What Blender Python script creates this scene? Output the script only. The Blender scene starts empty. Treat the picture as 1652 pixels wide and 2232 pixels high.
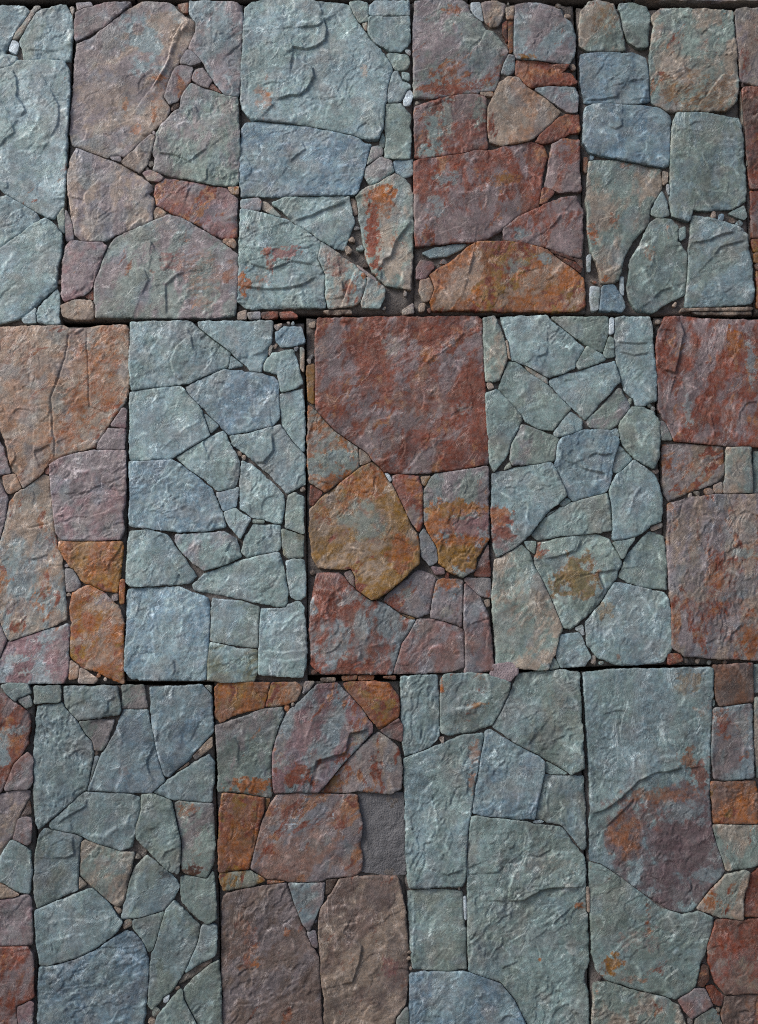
import bpy, math, random
import numpy as np
from mathutils import Matrix, Vector
from mathutils.geometry import delaunay_2d_cdt

scene = bpy.context.scene
# ------------------------------------------------------------------ camera
FPX = 2600.0                       # focal length in units where the photo is 1652 x 2232
CAM = (0.7399, -3.334, 1.4957)
YAW, PIT, ROL = -0.0436, 0.1384, -0.0202
ZTOP = 3.51                        # height of the top of the first full course
def rotmat():
    ry = np.array([[math.cos(ROL), 0, -math.sin(ROL)], [0, 1, 0], [math.sin(ROL), 0, math.cos(ROL)]])
    rx = np.array([[1, 0, 0], [0, math.cos(PIT), -math.sin(PIT)], [0, math.sin(PIT), math.cos(PIT)]])
    rz = np.array([[math.cos(YAW), -math.sin(YAW), 0], [math.sin(YAW), math.cos(YAW), 0], [0, 0, 1]])
    return rz @ rx @ ry
R3 = rotmat()
cam = bpy.data.cameras.new("camera"); cob = bpy.data.objects.new("camera", cam)
scene.collection.objects.link(cob); scene.camera = cob
cam.sensor_fit = 'VERTICAL'; cam.sensor_height = 36.0; cam.lens = 36.0 * FPX / 2232.0
cam.clip_start = 0.05; cam.clip_end = 200
Mx = Matrix.Identity(4)
for i in range(3):
    Mx[i][0] = R3[i, 0]; Mx[i][1] = R3[i, 2]; Mx[i][2] = -R3[i, 1]; Mx[i][3] = CAM[i]
cob.matrix_world = Mx
def unproj(x, y):
    """point of the wall plane (y = 0) under a photo position"""
    d = R3 @ np.array([(x - 826) / FPX, 1.0, -(y - 1116) / FPX])
    t = -CAM[1] / d[1]
    return (CAM[0] + t * d[0], CAM[2] + t * d[2])

# ------------------------------------------------------------------ light: overcast sky, soft sun from the left
SUN_EL, SUN_AZ = math.radians(40), math.radians(-114)   # azimuth measured from +Y (north) clockwise
world = bpy.data.worlds.new("World"); scene.world = world; world.use_nodes = True
nt = world.node_tree; bg = nt.nodes['Background']
sky = nt.nodes.new('ShaderNodeTexSky'); sky.sky_type = 'NISHITA'; sky.sun_disc = False
sky.sun_elevation = SUN_EL; sky.sun_rotation = SUN_AZ % (2 * math.pi)
sky.air_density = 1.0; sky.dust_density = 3.0; sky.ozone_density = 1.0
nt.links.new(sky.outputs[0], bg.inputs[0]); bg.inputs[1].default_value = 0.052
sl = bpy.data.lights.new("sun", 'SUN'); sl.energy = 1.5; sl.angle = math.radians(24); sl.color = (1, .96, .9)
so = bpy.data.objects.new("sun", sl); scene.collection.objects.link(so)
sd = Vector((math.sin(SUN_AZ) * math.cos(SUN_EL), math.cos(SUN_AZ) * math.cos(SUN_EL), math.sin(SUN_EL)))
so.rotation_euler = sd.to_track_quat('Z', 'Y').to_euler()
so.location = (-6, -6, 8)
scene.view_settings.view_transform = 'Standard'; scene.view_settings.look = 'None'
scene.view_settings.exposure = 1.3; scene.view_settings.gamma = 1.0
scene.cycles.use_denoising = False; scene.cycles.filter_width = 1.1; scene.cycles.max_bounces = 4

# ------------------------------------------------------------------ noise
_rng = np.random.RandomState(7)
TAB = _rng.rand(256, 256)
def vnoise(x, y, s=0):
    x = x + s * 17.31; y = y + s * 9.77
    xi = np.floor(x).astype(int); yi = np.floor(y).astype(int)
    fx = x - xi; fy = y - yi
    fx = fx * fx * fx * (fx * (fx * 6 - 15) + 10); fy = fy * fy * fy * (fy * (fy * 6 - 15) + 10)
    a = TAB[xi & 255, yi & 255]; b = TAB[(xi + 1) & 255, yi & 255]
    c = TAB[xi & 255, (yi + 1) & 255]; d = TAB[(xi + 1) & 255, (yi + 1) & 255]
    return (a * (1 - fx) + b * fx) * (1 - fy) + (c * (1 - fx) + d * fx) * fy
def fbm(x, y, octv=4, s=0, gain=.5):
    t = 0; amp = 1; n = 0
    for o in range(octv):
        ca, sa = math.cos(1.1 * o + .3), math.sin(1.1 * o + .3); f = 2.03 ** o
        t = t + amp * vnoise((ca * x - sa * y) * f, (sa * x + ca * y) * f, s + o * 3)
        n += amp; amp *= gain
    return t / n
def sstep(a, b, x):
    t = np.clip((x - a) / (b - a), 0, 1); return t * t * (3 - 2 * t)

# ------------------------------------------------------------------ colours of the stone (sRGB as read off the faces)
def lin(c):
    c = np.array(c) / 255.0
    return np.where(c <= .04045, c / 12.92, ((c + .055) / 1.055) ** 2.4)
GAIN = 1.0
PAL = {k: lin(v) * GAIN for k, v in dict(
    b=(129, 148, 155), l=(144, 162, 169), n=(108, 129, 144), g=(122, 136, 132), s=(128, 147, 148), p=(130, 122, 126),
    m=(128, 104, 109), r=(121, 73, 61), o=(148, 98, 66), y=(134, 104, 64), t=(153, 138, 126), k=(62, 48, 42),
    w=(185, 198, 208), d=(104, 101, 76), u=(106, 90, 94), v=(112, 97, 92)).items()}

# ------------------------------------------------------------------ materials
def new_mat(name):
    m = bpy.data.materials.new(name); m.use_nodes = True
    return m, m.node_tree, m.node_tree.nodes['Principled BSDF']
def nd(nt, t, **kw):
    n = nt.nodes.new(t)
    for k, v in kw.items(): setattr(n, k, v)
    return n
def stone_material():
    m, nt, bs = new_mat('split_stone'); L = nt.links.new
    tc = nd(nt, 'ShaderNodeTexCoord'); at = nd(nt, 'ShaderNodeAttribute', attribute_name='stone_colour')
    def noise(scale, det, rough=.6, vec=None, dist=0):
        n = nd(nt, 'ShaderNodeTexNoise'); n.inputs['Scale'].default_value = scale; n.inputs['Detail'].default_value = det
        n.inputs['Roughness'].default_value = rough; n.inputs['Distortion'].default_value = dist
        L(vec or tc.outputs['Object'], n.inputs['Vector']); return n
    oi = nd(nt, 'ShaderNodeObjectInfo'); an = nd(nt, 'ShaderNodeMath', operation='MULTIPLY_ADD'); an.inputs[1].default_value = 1.1; an.inputs[2].default_value = .35; L(oi.outputs['Random'], an.inputs[0])
    vr = nd(nt, 'ShaderNodeVectorRotate', rotation_type='Y_AXIS'); L(tc.outputs['Object'], vr.inputs['Vector']); L(an.outputs[0], vr.inputs['Angle'])
    mp = nd(nt, 'ShaderNodeMapping'); mp.inputs['Scale'].default_value = (.42, 1, 1); L(vr.outputs[0], mp.inputs['Vector'])
    # fine mineral mottling of the colour
    n1 = noise(55, 6, .65); n2 = noise(330, 3, .7)
    mr = nd(nt, 'ShaderNodeMapRange'); mr.inputs[1].default_value = .3; mr.inputs[2].default_value = .7
    mr.inputs[3].default_value = .70; mr.inputs[4].default_value = 1.3; L(n1.outputs['Fac'], mr.inputs[0])
    mr2 = nd(nt, 'ShaderNodeMapRange'); mr2.inputs[1].default_value = .3; mr2.inputs[2].default_value = .7
    mr2.inputs[3].default_value = .72; mr2.inputs[4].default_value = 1.28; L(n2.outputs['Fac'], mr2.inputs[0])
    mu = nd(nt, 'ShaderNodeMath', operation='MULTIPLY'); L(mr.outputs[0], mu.inputs[0]); L(mr2.outputs[0], mu.inputs[1])
    st = nd(nt, 'ShaderNodeAttribute', attribute_name='stain'); ns = noise(80, 8, .78, vec=mp.outputs[0])
    sm = nd(nt, 'ShaderNodeMath', operation='MULTIPLY_ADD'); sm.inputs[1].default_value = 1.9; sm.inputs[2].default_value = -.95; L(ns.outputs['Fac'], sm.inputs[0])
    sa = nd(nt, 'ShaderNodeMath', operation='ADD'); L(st.outputs['Alpha'], sa.inputs[0]); L(sm.outputs[0], sa.inputs[1])
    sf = nd(nt, 'ShaderNodeMapRange', interpolation_type='SMOOTHSTEP'); sf.inputs[1].default_value = .2; sf.inputs[2].default_value = .8; L(sa.outputs[0], sf.inputs[0])
    sc_ = nd(nt, 'ShaderNodeMath', operation='MULTIPLY'); L(sf.outputs[0], sc_.inputs[0])
    cl = nd(nt, 'ShaderNodeMapRange'); cl.inputs[1].default_value = .0; cl.inputs[2].default_value = .35; L(st.outputs['Alpha'], cl.inputs[0]); L(cl.outputs[0], sc_.inputs[1])
    mx = nd(nt, 'ShaderNodeMix', data_type='RGBA'); L(sc_.outputs[0], mx.inputs[0]); L(at.outputs['Color'], mx.inputs[6]); L(st.outputs['Color'], mx.inputs[7])
    hs = nd(nt, 'ShaderNodeHueSaturation'); L(mx.outputs[2], hs.inputs['Color']); L(mu.outputs[0], hs.inputs['Value'])
    n3 = noise(90, 4, .6)
    mh = nd(nt, 'ShaderNodeMapRange'); mh.inputs[1].default_value = .3; mh.inputs[2].default_value = .7
    mh.inputs[3].default_value = .8; mh.inputs[4].default_value = 1.3; L(n3.outputs['Fac'], mh.inputs[0]); L(mh.outputs[0], hs.inputs['Saturation'])
    # pale quartz veins
    vn = noise(15, 6, .6, vec=mp.outputs[0], dist=.6)
    v1 = nd(nt, 'ShaderNodeMath', operation='SUBTRACT'); L(vn.outputs['Fac'], v1.inputs[0]); v1.inputs[1].default_value = .5
    v2 = nd(nt, 'ShaderNodeMath', operation='ABSOLUTE'); L(v1.outputs[0], v2.inputs[0])
    v3 = nd(nt, 'ShaderNodeMapRange', interpolation_type='SMOOTHSTEP'); v3.inputs[1].default_value = .020; v3.inputs[2].default_value = .001; L(v2.outputs[0], v3.inputs[0])
    v3.inputs[3].default_value = 0; v3.inputs[4].default_value = 1
    vm = noise(21, 3, .5); v4 = nd(nt, 'ShaderNodeMapRange', interpolation_type='SMOOTHSTEP'); v4.inputs[1].default_value = .49; v4.inputs[2].default_value = .60; L(vm.outputs['Fac'], v4.inputs[0])
    ve = nd(nt, 'ShaderNodeMath', operation='MULTIPLY'); L(v3.outputs[0], ve.inputs[0]); L(v4.outputs[0], ve.inputs[1])
    vc = nd(nt, 'ShaderNodeHueSaturation'); vc.inputs['Value'].default_value = 1.8; vc.inputs['Saturation'].default_value = .75; L(hs.outputs[0], vc.inputs['Color'])
    vx = nd(nt, 'ShaderNodeMix', data_type='RGBA'); L(ve.outputs[0], vx.inputs[0]); L(hs.outputs[0], vx.inputs[6]); L(vc.outputs[0], vx.inputs[7])
    L(vx.outputs[2], bs.inputs['Base Color'])
    bs.inputs['Roughness'].default_value = .56; bs.inputs['Specular IOR Level'].default_value = .45
    # riven relief finer than the mesh: thin broken layers, grain, pits
    wn = noise(42, 5, .62, vec=mp.outputs[0], dist=.3)
    m8 = nd(nt, 'ShaderNodeMath', operation='MULTIPLY'); m8.inputs[1].default_value = 9.0; L(wn.outputs['Fac'], m8.inputs[0])
    fl = nd(nt, 'ShaderNodeMath', operation='FLOOR'); L(m8.outputs[0], fl.inputs[0])
    fr = nd(nt, 'ShaderNodeMath', operation='FRACT'); L(m8.outputs[0], fr.inputs[0])
    ss = nd(nt, 'ShaderNodeMapRange', interpolation_type='SMOOTHSTEP'); ss.inputs[1].default_value = .8; ss.inputs[2].default_value = 1.0; L(fr.outputs[0], ss.inputs[0])
    ad = nd(nt, 'ShaderNodeMath', operation='ADD'); L(fl.outputs[0], ad.inputs[0]); L(ss.outputs[0], ad.inputs[1])
    df = nd(nt, 'ShaderNodeMath', operation='SUBTRACT'); L(ad.outputs[0], df.inputs[0]); L(m8.outputs[0], df.inputs[1])
    mk = noise(26, 3, .5); mkr = nd(nt, 'ShaderNodeMapRange', interpolation_type='SMOOTHSTEP'); mkr.inputs[1].default_value = .45; mkr.inputs[2].default_value = .62; L(mk.outputs['Fac'], mkr.inputs[0])
    mm = nd(nt, 'ShaderNodeMath', operation='MULTIPLY'); L(df.outputs[0], mm.inputs[0]); L(mkr.outputs[0], mm.inputs[1])
    b1 = nd(nt, 'ShaderNodeBump'); b1.inputs['Strength'].default_value = .75; b1.inputs['Distance'].default_value = .0010; vb = nd(nt, 'ShaderNodeMath', operation='MULTIPLY_ADD'); vb.inputs[1].default_value = .8; L(ve.outputs[0], vb.inputs[0]); L(mm.outputs[0], vb.inputs[2]); L(vb.outputs[0], b1.inputs['Height'])
    g1 = noise(170, 5, .7)
    b2 = nd(nt, 'ShaderNodeBump'); b2.inputs['Strength'].default_value = .8; b2.inputs['Distance'].default_value = .0017
    mk2 = noise(17, 3, .5); mr5 = nd(nt, 'ShaderNodeMapRange'); mr5.inputs[1].default_value = .35; mr5.inputs[2].default_value = .65; mr5.inputs[3].default_value = .15; mr5.inputs[4].default_value = 1.5; L(mk2.outputs['Fac'], mr5.inputs[0])
    gm = nd(nt, 'ShaderNodeMath', operation='MULTIPLY'); L(g1.outputs['Fac'], gm.inputs[0]); L(mr5.outputs[0], gm.inputs[1]); L(gm.outputs[0], b2.inputs['Height']); L(b1.outputs[0], b2.inputs['Normal'])
    g2 = noise(620, 3, .7)
    b3 = nd(nt, 'ShaderNodeBump'); b3.inputs['Strength'].default_value = .6; b3.inputs['Distance'].default_value = .0012; L(g2.outputs['Fac'], b3.inputs['Height']); L(b2.outputs[0], b3.inputs['Normal'])
    L(b3.outputs[0], bs.inputs['Normal'])
    return m
STONE = stone_material()
def plain_rough(name, c1, c2, scale, bump):
    m, nt, bs = new_mat(name); L = nt.links.new
    tc = nd(nt, 'ShaderNodeTexCoord'); n = nd(nt, 'ShaderNodeTexNoise'); n.inputs['Scale'].default_value = scale; n.inputs['Detail'].default_value = 8
    n.inputs['Roughness'].default_value = .7; L(tc.outputs['Object'], n.inputs['Vector'])
    r = nd(nt, 'ShaderNodeValToRGB'); r.color_ramp.elements[0].position = .3; r.color_ramp.elements[1].position = .7
    r.color_ramp.elements[0].color = (*lin(c1), 1); r.color_ramp.elements[1].color = (*lin(c2), 1)
    L(n.outputs['Fac'], r.inputs[0]); L(r.outputs[0], bs.inputs['Base Color'])
    n2 = nd(nt, 'ShaderNodeTexNoise'); n2.inputs['Scale'].default_value = 260; n2.inputs['Detail'].default_value = 5; L(tc.outputs['Object'], n2.inputs['Vector'])
    b = nd(nt, 'ShaderNodeBump'); b.inputs['Distance'].default_value = bump; b.inputs['Strength'].default_value = .9; L(n2.outputs['Fac'], b.inputs['Height'])
    L(b.outputs[0], bs.inputs['Normal']); bs.inputs['Roughness'].default_value = .9; bs.inputs['Specular IOR Level'].default_value = .2
    return m
MORTAR = plain_rough('mortar', (70, 66, 64), (128, 122, 120), 24, .005)
SMEAR = plain_rough('pale_mortar', (120, 108, 112), (165, 152, 158), 40, .003)
PATCH = plain_rough('grey_mortar', (84, 84, 88), (118, 118, 122), 35, .004)
CORE = plain_rough('core_concrete', (40, 36, 34), (62, 56, 52), 8, .004)
GROUND = plain_rough('ground_gravel', (88, 84, 80), (128, 122, 116), 20, .006)

# ------------------------------------------------------------------ geometry helpers
def mesh_np(name, V, F, mat, col=None, parent=None, loc=(0, 0, 0), smooth=True):
    me = bpy.data.meshes.new(name)
    F = [tuple(f) for f in F] if not isinstance(F, np.ndarray) else F
    if isinstance(F, np.ndarray):
        nf, k = F.shape
        me.vertices.add(len(V)); me.vertices.foreach_set('co', np.asarray(V, dtype=np.float32).ravel())
        me.loops.add(nf * k); me.loops.foreach_set('vertex_index', F.astype(np.int32).ravel())
        me.polygons.add(nf); me.polygons.foreach_set('loop_start', np.arange(nf, dtype=np.int32) * k)
        me.update(calc_edges=True)
    else:
        me.from_pydata([tuple(v) for v in V], [], F)
    if smooth: me.polygons.foreach_set('use_smooth', [True] * len(me.polygons))
    if col is not None:
        a = me.color_attributes.new('stone_colour', 'FLOAT_COLOR', 'POINT')
        c4 = np.ones((len(V), 4), dtype=np.float32); c4[:, :3] = col; a.data.foreach_set('color', c4.ravel())
    me.materials.append(mat)
    o = bpy.data.objects.new(name, me); scene.collection.objects.link(o); o.location = loc
    if parent: o.parent = parent
    return o
def area2(P): x, y = P[:, 0], P[:, 1]; return float(np.sum(x * np.roll(y, -1) - np.roll(x, -1) * y)) / 2
GROW = .0022                       # the traced outlines sit just inside the arrises
def outline(P, h, rr, seed, rough, cut=.007, others=()):
    """round the corners, resample every h, roughen"""
    P0 = P
    if area2(P) < 0: P = P[::-1]
    Q = []; n = len(P)
    for i in range(n):
        a, b, c = P[i - 1], P[i], P[(i + 1) % n]
        la, lc = np.linalg.norm(a - b), np.linalg.norm(c - b)
        k = cut * (.6 + rr.rand() * .9)
        p, q = b + (a - b) * min(.33, k / max(la, 1e-6)), b + (c - b) * min(.33, k / max(lc, 1e-6))
        for t in (0, .33, .67, 1): Q.append((1 - t) ** 2 * p + 2 * t * (1 - t) * b + t * t * q)
    Q = np.array(Q); D = np.linalg.norm(np.roll(Q, -1, 0) - Q, axis=1); S = np.concatenate([[0], np.cumsum(D)])
    N = max(12, int(S[-1] / h)); T = np.arange(N) * S[-1] / N
    QQ = np.vstack([Q, Q[:1]]); X = np.interp(T, S, QQ[:, 0]); Y = np.interp(T, S, QQ[:, 1])
    B = np.stack([X, Y], 1)
    tan = np.roll(B, -1, 0) - np.roll(B, 1, 0); tan /= np.linalg.norm(tan, axis=1, keepdims=True) + 1e-9
    nor = np.stack([tan[:, 1], -tan[:, 0]], 1)
    # broken edge: bites along the arris, kept below the joint width
    e = (fbm(B[:, 0] / .03, B[:, 1] / .03, 2, seed) - .45) * 2 * .0024 + (fbm(B[:, 0] / .009, B[:, 1] / .009, 3, seed + 5, .7) - .5) * 2 * .0022
    g = e * rough + GROW
    lo, hi = B.min(0) - .02, B.max(0) + .02
    for O in others:                                   # keep a hairline joint to every neighbour
        if O is P0 or (O.min(0) > hi).any() or (O.max(0) < lo).any(): continue
        d, _ = seg_dist(B, O, np.roll(O, -1, 0)); d = np.where(inside(B, O), -d, d)
        g = np.minimum(g, np.maximum((d - .0019) / 2, -.006) + e * rough * .25)
    return B + nor * g[:, None]
def seg_dist(P, A, B):
    """distance of points P to segments A-B (returns dist, index, side)"""
    out = np.full(len(P), 9.0); idx = np.zeros(len(P), int)
    for s in range(0, len(P), 4000):
        p = P[s:s + 4000, None, :]; d = (B - A)[None]; L2 = (d ** 2).sum(-1) + 1e-12
        t = np.clip(((p - A[None]) * d).sum(-1) / L2, 0, 1)
        q = ((p - A[None] - t[..., None] * d) ** 2).sum(-1)
        k = q.argmin(1); idx[s:s + 4000] = k; out[s:s + 4000] = np.sqrt(q[np.arange(len(k)), k])
    return out, idx
def inside(P, B):
    r = np.zeros(len(P), bool); C = np.roll(B, -1, 0)
    for s in range(0, len(P), 8000):
        x = P[s:s + 8000, 0][:, None]; y = P[s:s + 8000, 1][:, None]
        c = ((B[:, 1] > y) != (C[:, 1] > y)) & (x < (C[:, 0] - B[:, 0]) * (y - B[:, 1]) / (C[:, 1] - B[:, 1] + 1e-12) + B[:, 0])
        r[s:s + 8000] = c.sum(1) % 2 == 1
    return r

def warp(X, Y, seed, a=.006):
    return X + (fbm(X / .04, Y / .04, 3, seed) - .5) * 2 * a, Y + (fbm(X / .04, Y / .04, 3, seed + 31) - .5) * 2 * a

def feature_fields(X, Y, feats, seed, fall=.045):
    """ledges, crests and cracks traced on the faces; returns height and how freshly broken the crest is"""
    H = np.zeros_like(X); fresh = np.zeros_like(X)
    P = np.stack(warp(X, Y, seed, .004), 1)
    for kind, amp, hp, pl in feats:
        lo = pl.min(0) - .08; hi = pl.max(0) + .08
        m = (P[:, 0] > lo[0]) & (P[:, 0] < hi[0]) & (P[:, 1] > lo[1]) & (P[:, 1] < hi[1])
        if not m.any(): continue
        Q = P[m]; A = pl[:-1]; B = pl[1:]
        d, k = seg_dist(Q, A, B)
        ends = np.minimum(np.linalg.norm(Q - pl[0], axis=1), np.linalg.norm(Q - pl[-1], axis=1))
        tp = sstep(.0, min(.02, fall), ends)
        dv = B - A; side = np.sign(dv[k, 0] * (Q[:, 1] - A[k, 1]) - dv[k, 1] * (Q[:, 0] - A[k, 0]))
        a = amp * .001 * (1.35 if feats is not None and seed % 1000 and fall > .02 else 1.0)
        if kind == 'L':
            d2, k2 = seg_dist(hp[None], A, B); k2 = k2[0]
            hs = np.sign(dv[k2, 0] * (hp[1] - A[k2, 1]) - dv[k2, 1] * (hp[0] - A[k2, 0]))
            up = side == hs
            hh = np.where(up, a * .85 * np.exp(-d / fall) * sstep(-.0005, .0022, d), -a * .55 * np.exp(-d / (fall * .33)))
            H[m] += hh * tp
        elif kind == 'K':
            w = .004 + .001 * amp
            tp2 = tp * (.35 + .65 * sstep(.35, .6, fbm(Q[:, 0] / .012, Q[:, 1] / .012, 2, seed + 3)))
            # a crest: steep towards the left/top, long back slope
            H[m] += a * .75 * tp2 * np.where(side > 0, np.exp(-(d / (w * .7)) ** 2), np.exp(-(d / (w * 2.2)) ** 2))
            fresh[m] = np.maximum(fresh[m], tp2 * np.exp(-(d / .0036) ** 2) * min(1, amp / 1.3))
        elif kind == 'C':
            H[m] -= a * 1.1 * tp * np.exp(-(d / .0022) ** 2)
    return H, fresh

TONE_AND_LIGHT = dict(a=1.10, b=1.04, c=1.08, d=.9, e=.91, f=.82, g=1.04, h=1.06, i=.9, j=.98, k=.86, l=.88, m=.81, n=.82, o=.90, p=.82)  # panel stone tone, with light falloff to lower right painted into the colour
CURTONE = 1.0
def stone_colours(X, Y, code, rust, seed, stains, Hn):
    A, B = PAL[code[0]], PAL.get(code[1], PAL[code[0]])
    wx, wy = warp(X, Y, seed + 2, .012); ra = math.radians(35 + (seed * 37) % 50)
    wu, wv = (wx * math.cos(ra) + wy * math.sin(ra)) / 1.9, (wy * math.cos(ra) - wx * math.sin(ra)) * 1.15
    w = sstep(.42, .60, fbm(wu / .06, wv / .06, 7, seed + 11, .7)) * ({'o': .45, 'r': .6}.get(code[1], .8) if code[0] != code[1] else 0)
    C = A[None] * (1 - w[:, None]) + B[None] * w[:, None]
    # brightness drift over the face
    C = C * (1 + (fbm(X / .06, Y / .06, 5, seed + 17, .6) - .5) * .95)[:, None] * (1 + ((seed * 7919) % 100 / 100 - .5) * .16)
    # faint second tints (blue, violet, tan) every one of these stones shows
    for key, s, amt in (('n', 41, .30), ('p', 47, .22), ('s', 53, .25), ('t', 59, .15)):
        if code[0] in 'ryokv' and key in 'ns': continue
        q = sstep(.55, .72, fbm(wx / .05, wy / .05, 4, seed + s))
        C = C * (1 - amt * q[:, None]) + PAL[key][None] * amt * q[:, None]
    SC = C.copy(); SW = np.zeros(len(X))
    if rust:
        thr = .73 - .041 * rust
        q = sstep(thr - .08, thr + .12, fbm(wu / .055, wv / .045, 7, seed + 71, .72)) * (.8 if code[0] in 'roytm' else .62)
        q2 = sstep(.45, .6, fbm(wx / .02, wy / .02, 3, seed + 73))[:, None]
        RC = (PAL['o'] * .75 + PAL['t'] * .25)[None] * q2 + PAL['r'][None] * (1 - q2)
        if code[0] in 'oy': RC = PAL['r'][None] * q2 + PAL['y'][None] * (1 - q2)
        SC, SW = RC, q * 1.1
    for key, cx, cy, rx, ry, st in stains:
        if abs(X - cx).min() > rx * 1.6 or abs(Y - cy).min() > ry * 1.6: continue
        d = np.sqrt(((X - cx) / rx) ** 2 + ((Y - cy) / ry) ** 2)
        sc = max(.006, min(rx, ry) * .5)
        d = d + (fbm(X / sc, Y / sc, 5, seed + 91, .66) - .5) * 2.6
        q = (1 - sstep(.45, 1.35, d)) * st
        SC = SC * (1 - q[:, None]) + PAL[key][None] * q[:, None]; SW = np.maximum(SW * (1 - q), 0) + q * 1.05
    C = C * CURTONE; SC = SC * CURTONE  # panel tone, painted light falloff included
    # speckle
    sp = fbm(X / .006, Y / .006, 3, seed + 97)
    C = C * (1 + (sp - .5) * .35)[:, None]
    return np.clip(C, .004, .9), np.clip(SC, .004, .9), np.clip(SW, 0, 1)

def build_stone(P, code, rust, seed, parent, pc, feats, stains, shard, h=.0027, name='stone', others=()):
    rr = np.random.RandomState(seed)
    ar = abs(area2(P)); size = math.sqrt(ar)
    B = outline(P, h, rr, seed, min(1.0, size / .06), .0022 if not shard else .002, others)
    lo, hi = B.min(0), B.max(0)
    gx = np.arange(lo[0], hi[0], h); gy = np.arange(lo[1], hi[1], h * .87)
    G = np.stack(np.meshgrid(gx, gy), -1); G[1::2, :, 0] += h / 2
    G = G.reshape(-1, 2) + (rr.rand(len(gx) * len(gy), 2) - .5) * h * .35
    G = G[inside(G, B)] if len(G) else G
    C2 = np.roll(B, -1, 0)
    if len(G):
        d, _ = seg_dist(G, B, C2); k = d > h * .62; G, d = G[k], d[k]
    else: d = np.zeros(0)
    nb = len(B); pts = np.vstack([B, G]); dist = np.concatenate([np.zeros(nb), d])
    res = delaunay_2d_cdt([Vector(p) for p in pts], [(i, (i + 1) % nb) for i in range(nb)], [list(range(nb))], 1, 1e-7)
    V2 = np.array([tuple(v) for v in res[0]]); F = np.array([f for f in res[2] if len(f) == 3], dtype=int)
    if len(V2) != len(pts):
        orig = [o[0] if o else 0 for o in res[3]]; dist = dist[np.array(orig)]
    X, Y = V2[:, 0], V2[:, 1]
    big = min(1.0, size / .12)
    cx, cy = X.mean(), Y.mean()
    z = np.full(len(X), (.0135 + (rr.rand() - .5) * .006) if not shard else .008 + rr.rand() * .006)
    if name == 'mortar_patch': z = z * 0 + .0045
    til = rr.uniform(-1, 1, 2) * (.022 if name != 'mortar_patch' else .003); z = z + (X - cx) * til[0] + (Y - cy) * til[1]
    z = z + (fbm(X / .13, Y / .13, 3, seed) - .5) * .010 * big
    # riven layers: warped, stretched along the bedding direction of this stone, then stepped
    an = math.radians(rr.choice([35, 50, 60, 75, 20]) + rr.uniform(-12, 12)); c, s = math.cos(an), math.sin(an)
    u = (X * c + Y * s); v = (-X * s + Y * c); st = rr.uniform(1.0, 1.9)
    u2, v2 = warp(u, v, seed + 5, .014)
    rg = rr.choice([.2, .35, .5, .8, 1.3])
    def ledges(lu, lv, n, sd, wd):
        q = fbm(u2 / lu, v2 / lv, 5, seed + sd, .56) * n; f = q - np.floor(q)
        return sstep(1 - wd, 1.0, f) - f          # slow rise of the cleavage plane, then a sharp broken edge
    m1 = sstep(.40, .62, fbm(X / .06, Y / .06, 3, seed + 25)); m2 = sstep(.38, .62, fbm(X / .04, Y / .04, 3, seed + 27))
    z = z + ledges(.13 * st, .09, 7, 23, .12) * .0020 * m1 * (.35 + .65 * big) * (.5 + .5 * rg)
    z = z + (fbm(X / .0075, Y / .0075, 2, seed + 33) - .5) * .0006 * rg
    z = z + (fbm(X / .011, Y / .011, 3, seed + 37) - .5) * .0012 * rg
    auto = []
    for i in range(int(ar / .0025 * rr.uniform(.6, 1.3)) + 1 if not shard else 0):
        p = pts[rr.randint(len(pts))].copy(); K = rr.rand() < (.55 if code[0] in 'blnsg' else .4)
        hd = an + rr.normal() * (.35 if K else .7); stp = rr.uniform(.004, .013) * (.5 + .5 * big); cv = rr.normal() * .22; pl = [p]
        for _ in range(rr.randint(4, 9)):
            hd += cv + rr.normal() * .28; p = p + np.array([math.cos(hd), math.sin(hd)]) * stp; pl.append(p)
        pl = np.array(pl)
        mid = pl[len(pl) // 2]; nrm = np.array([-math.sin(hd), math.cos(hd)])
        if nrm[0] * -.6 + nrm[1] * .8 < 0: nrm = -nrm
        if rr.rand() < .28: nrm = -nrm
        if K and (pl[-1][1] - pl[0][1]) * 1.0 < 0: pl = pl[::-1]      # the steep side of a crest looks up and left
        auto.append(('K', rr.uniform(.5, 1.7), None, pl) if K else ('L', (.5 + 2.6 * rr.rand() ** 2.2) * (.6 + .4 * rg), mid + nrm * .02, pl))
    H, fresh = feature_fields(X, Y, auto, seed + 9, .011)
    H2, fresh2 = feature_fields(X, Y, feats, seed)
    z = z + H + H2; fresh = np.maximum(fresh * .85, fresh2)
    # dressed and chipped arrises
    Rn = (.0004 + .0034 * fbm(X / .03, Y / .03, 2, seed + 61) ** 1.5) * (.45 + .55 * big)
    t = np.clip(1 - dist / Rn, 0, 1); z = z - Rn * (1 - np.sqrt(np.clip(1 - t * t, 0, 1))) * .9
    chip = np.clip(fbm(X / .035, Y / .035, 3, seed + 67) - .52, 0, 1) * 2.2
    z = z - .006 * big * chip * np.exp(-dist / .009)
    z = np.maximum(z, .002)
    stains = [s_ for s_ in stains if inside(np.array([[s_[1], s_[2]]]), B)[0]]
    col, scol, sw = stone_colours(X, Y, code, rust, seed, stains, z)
    if fresh.max() > 0:
        f = (fresh * .72)[:, None]; tint = np.clip(col * 2.0 + .08, 0, .8); col = col * (1 - f) + tint * f; scol = scol * (1 - f) + np.clip(scol * 1.45 + .05, 0, .8) * f
    # skirt down into the mortar; find boundary loop order from the first nb vertices
    idx0 = np.arange(nb)
    if len(V2) != len(pts):
        mp = {}
        for i, o in enumerate(res[3]):
            for j in o: mp[j] = i
        idx0 = np.array([mp.get(i, i) for i in range(nb)])
    n0 = len(V2)
    ox, oy = cx - pc[0], cy - pc[1]
    Vt = np.stack([X - cx, -z, Y - cy], 1)
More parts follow.
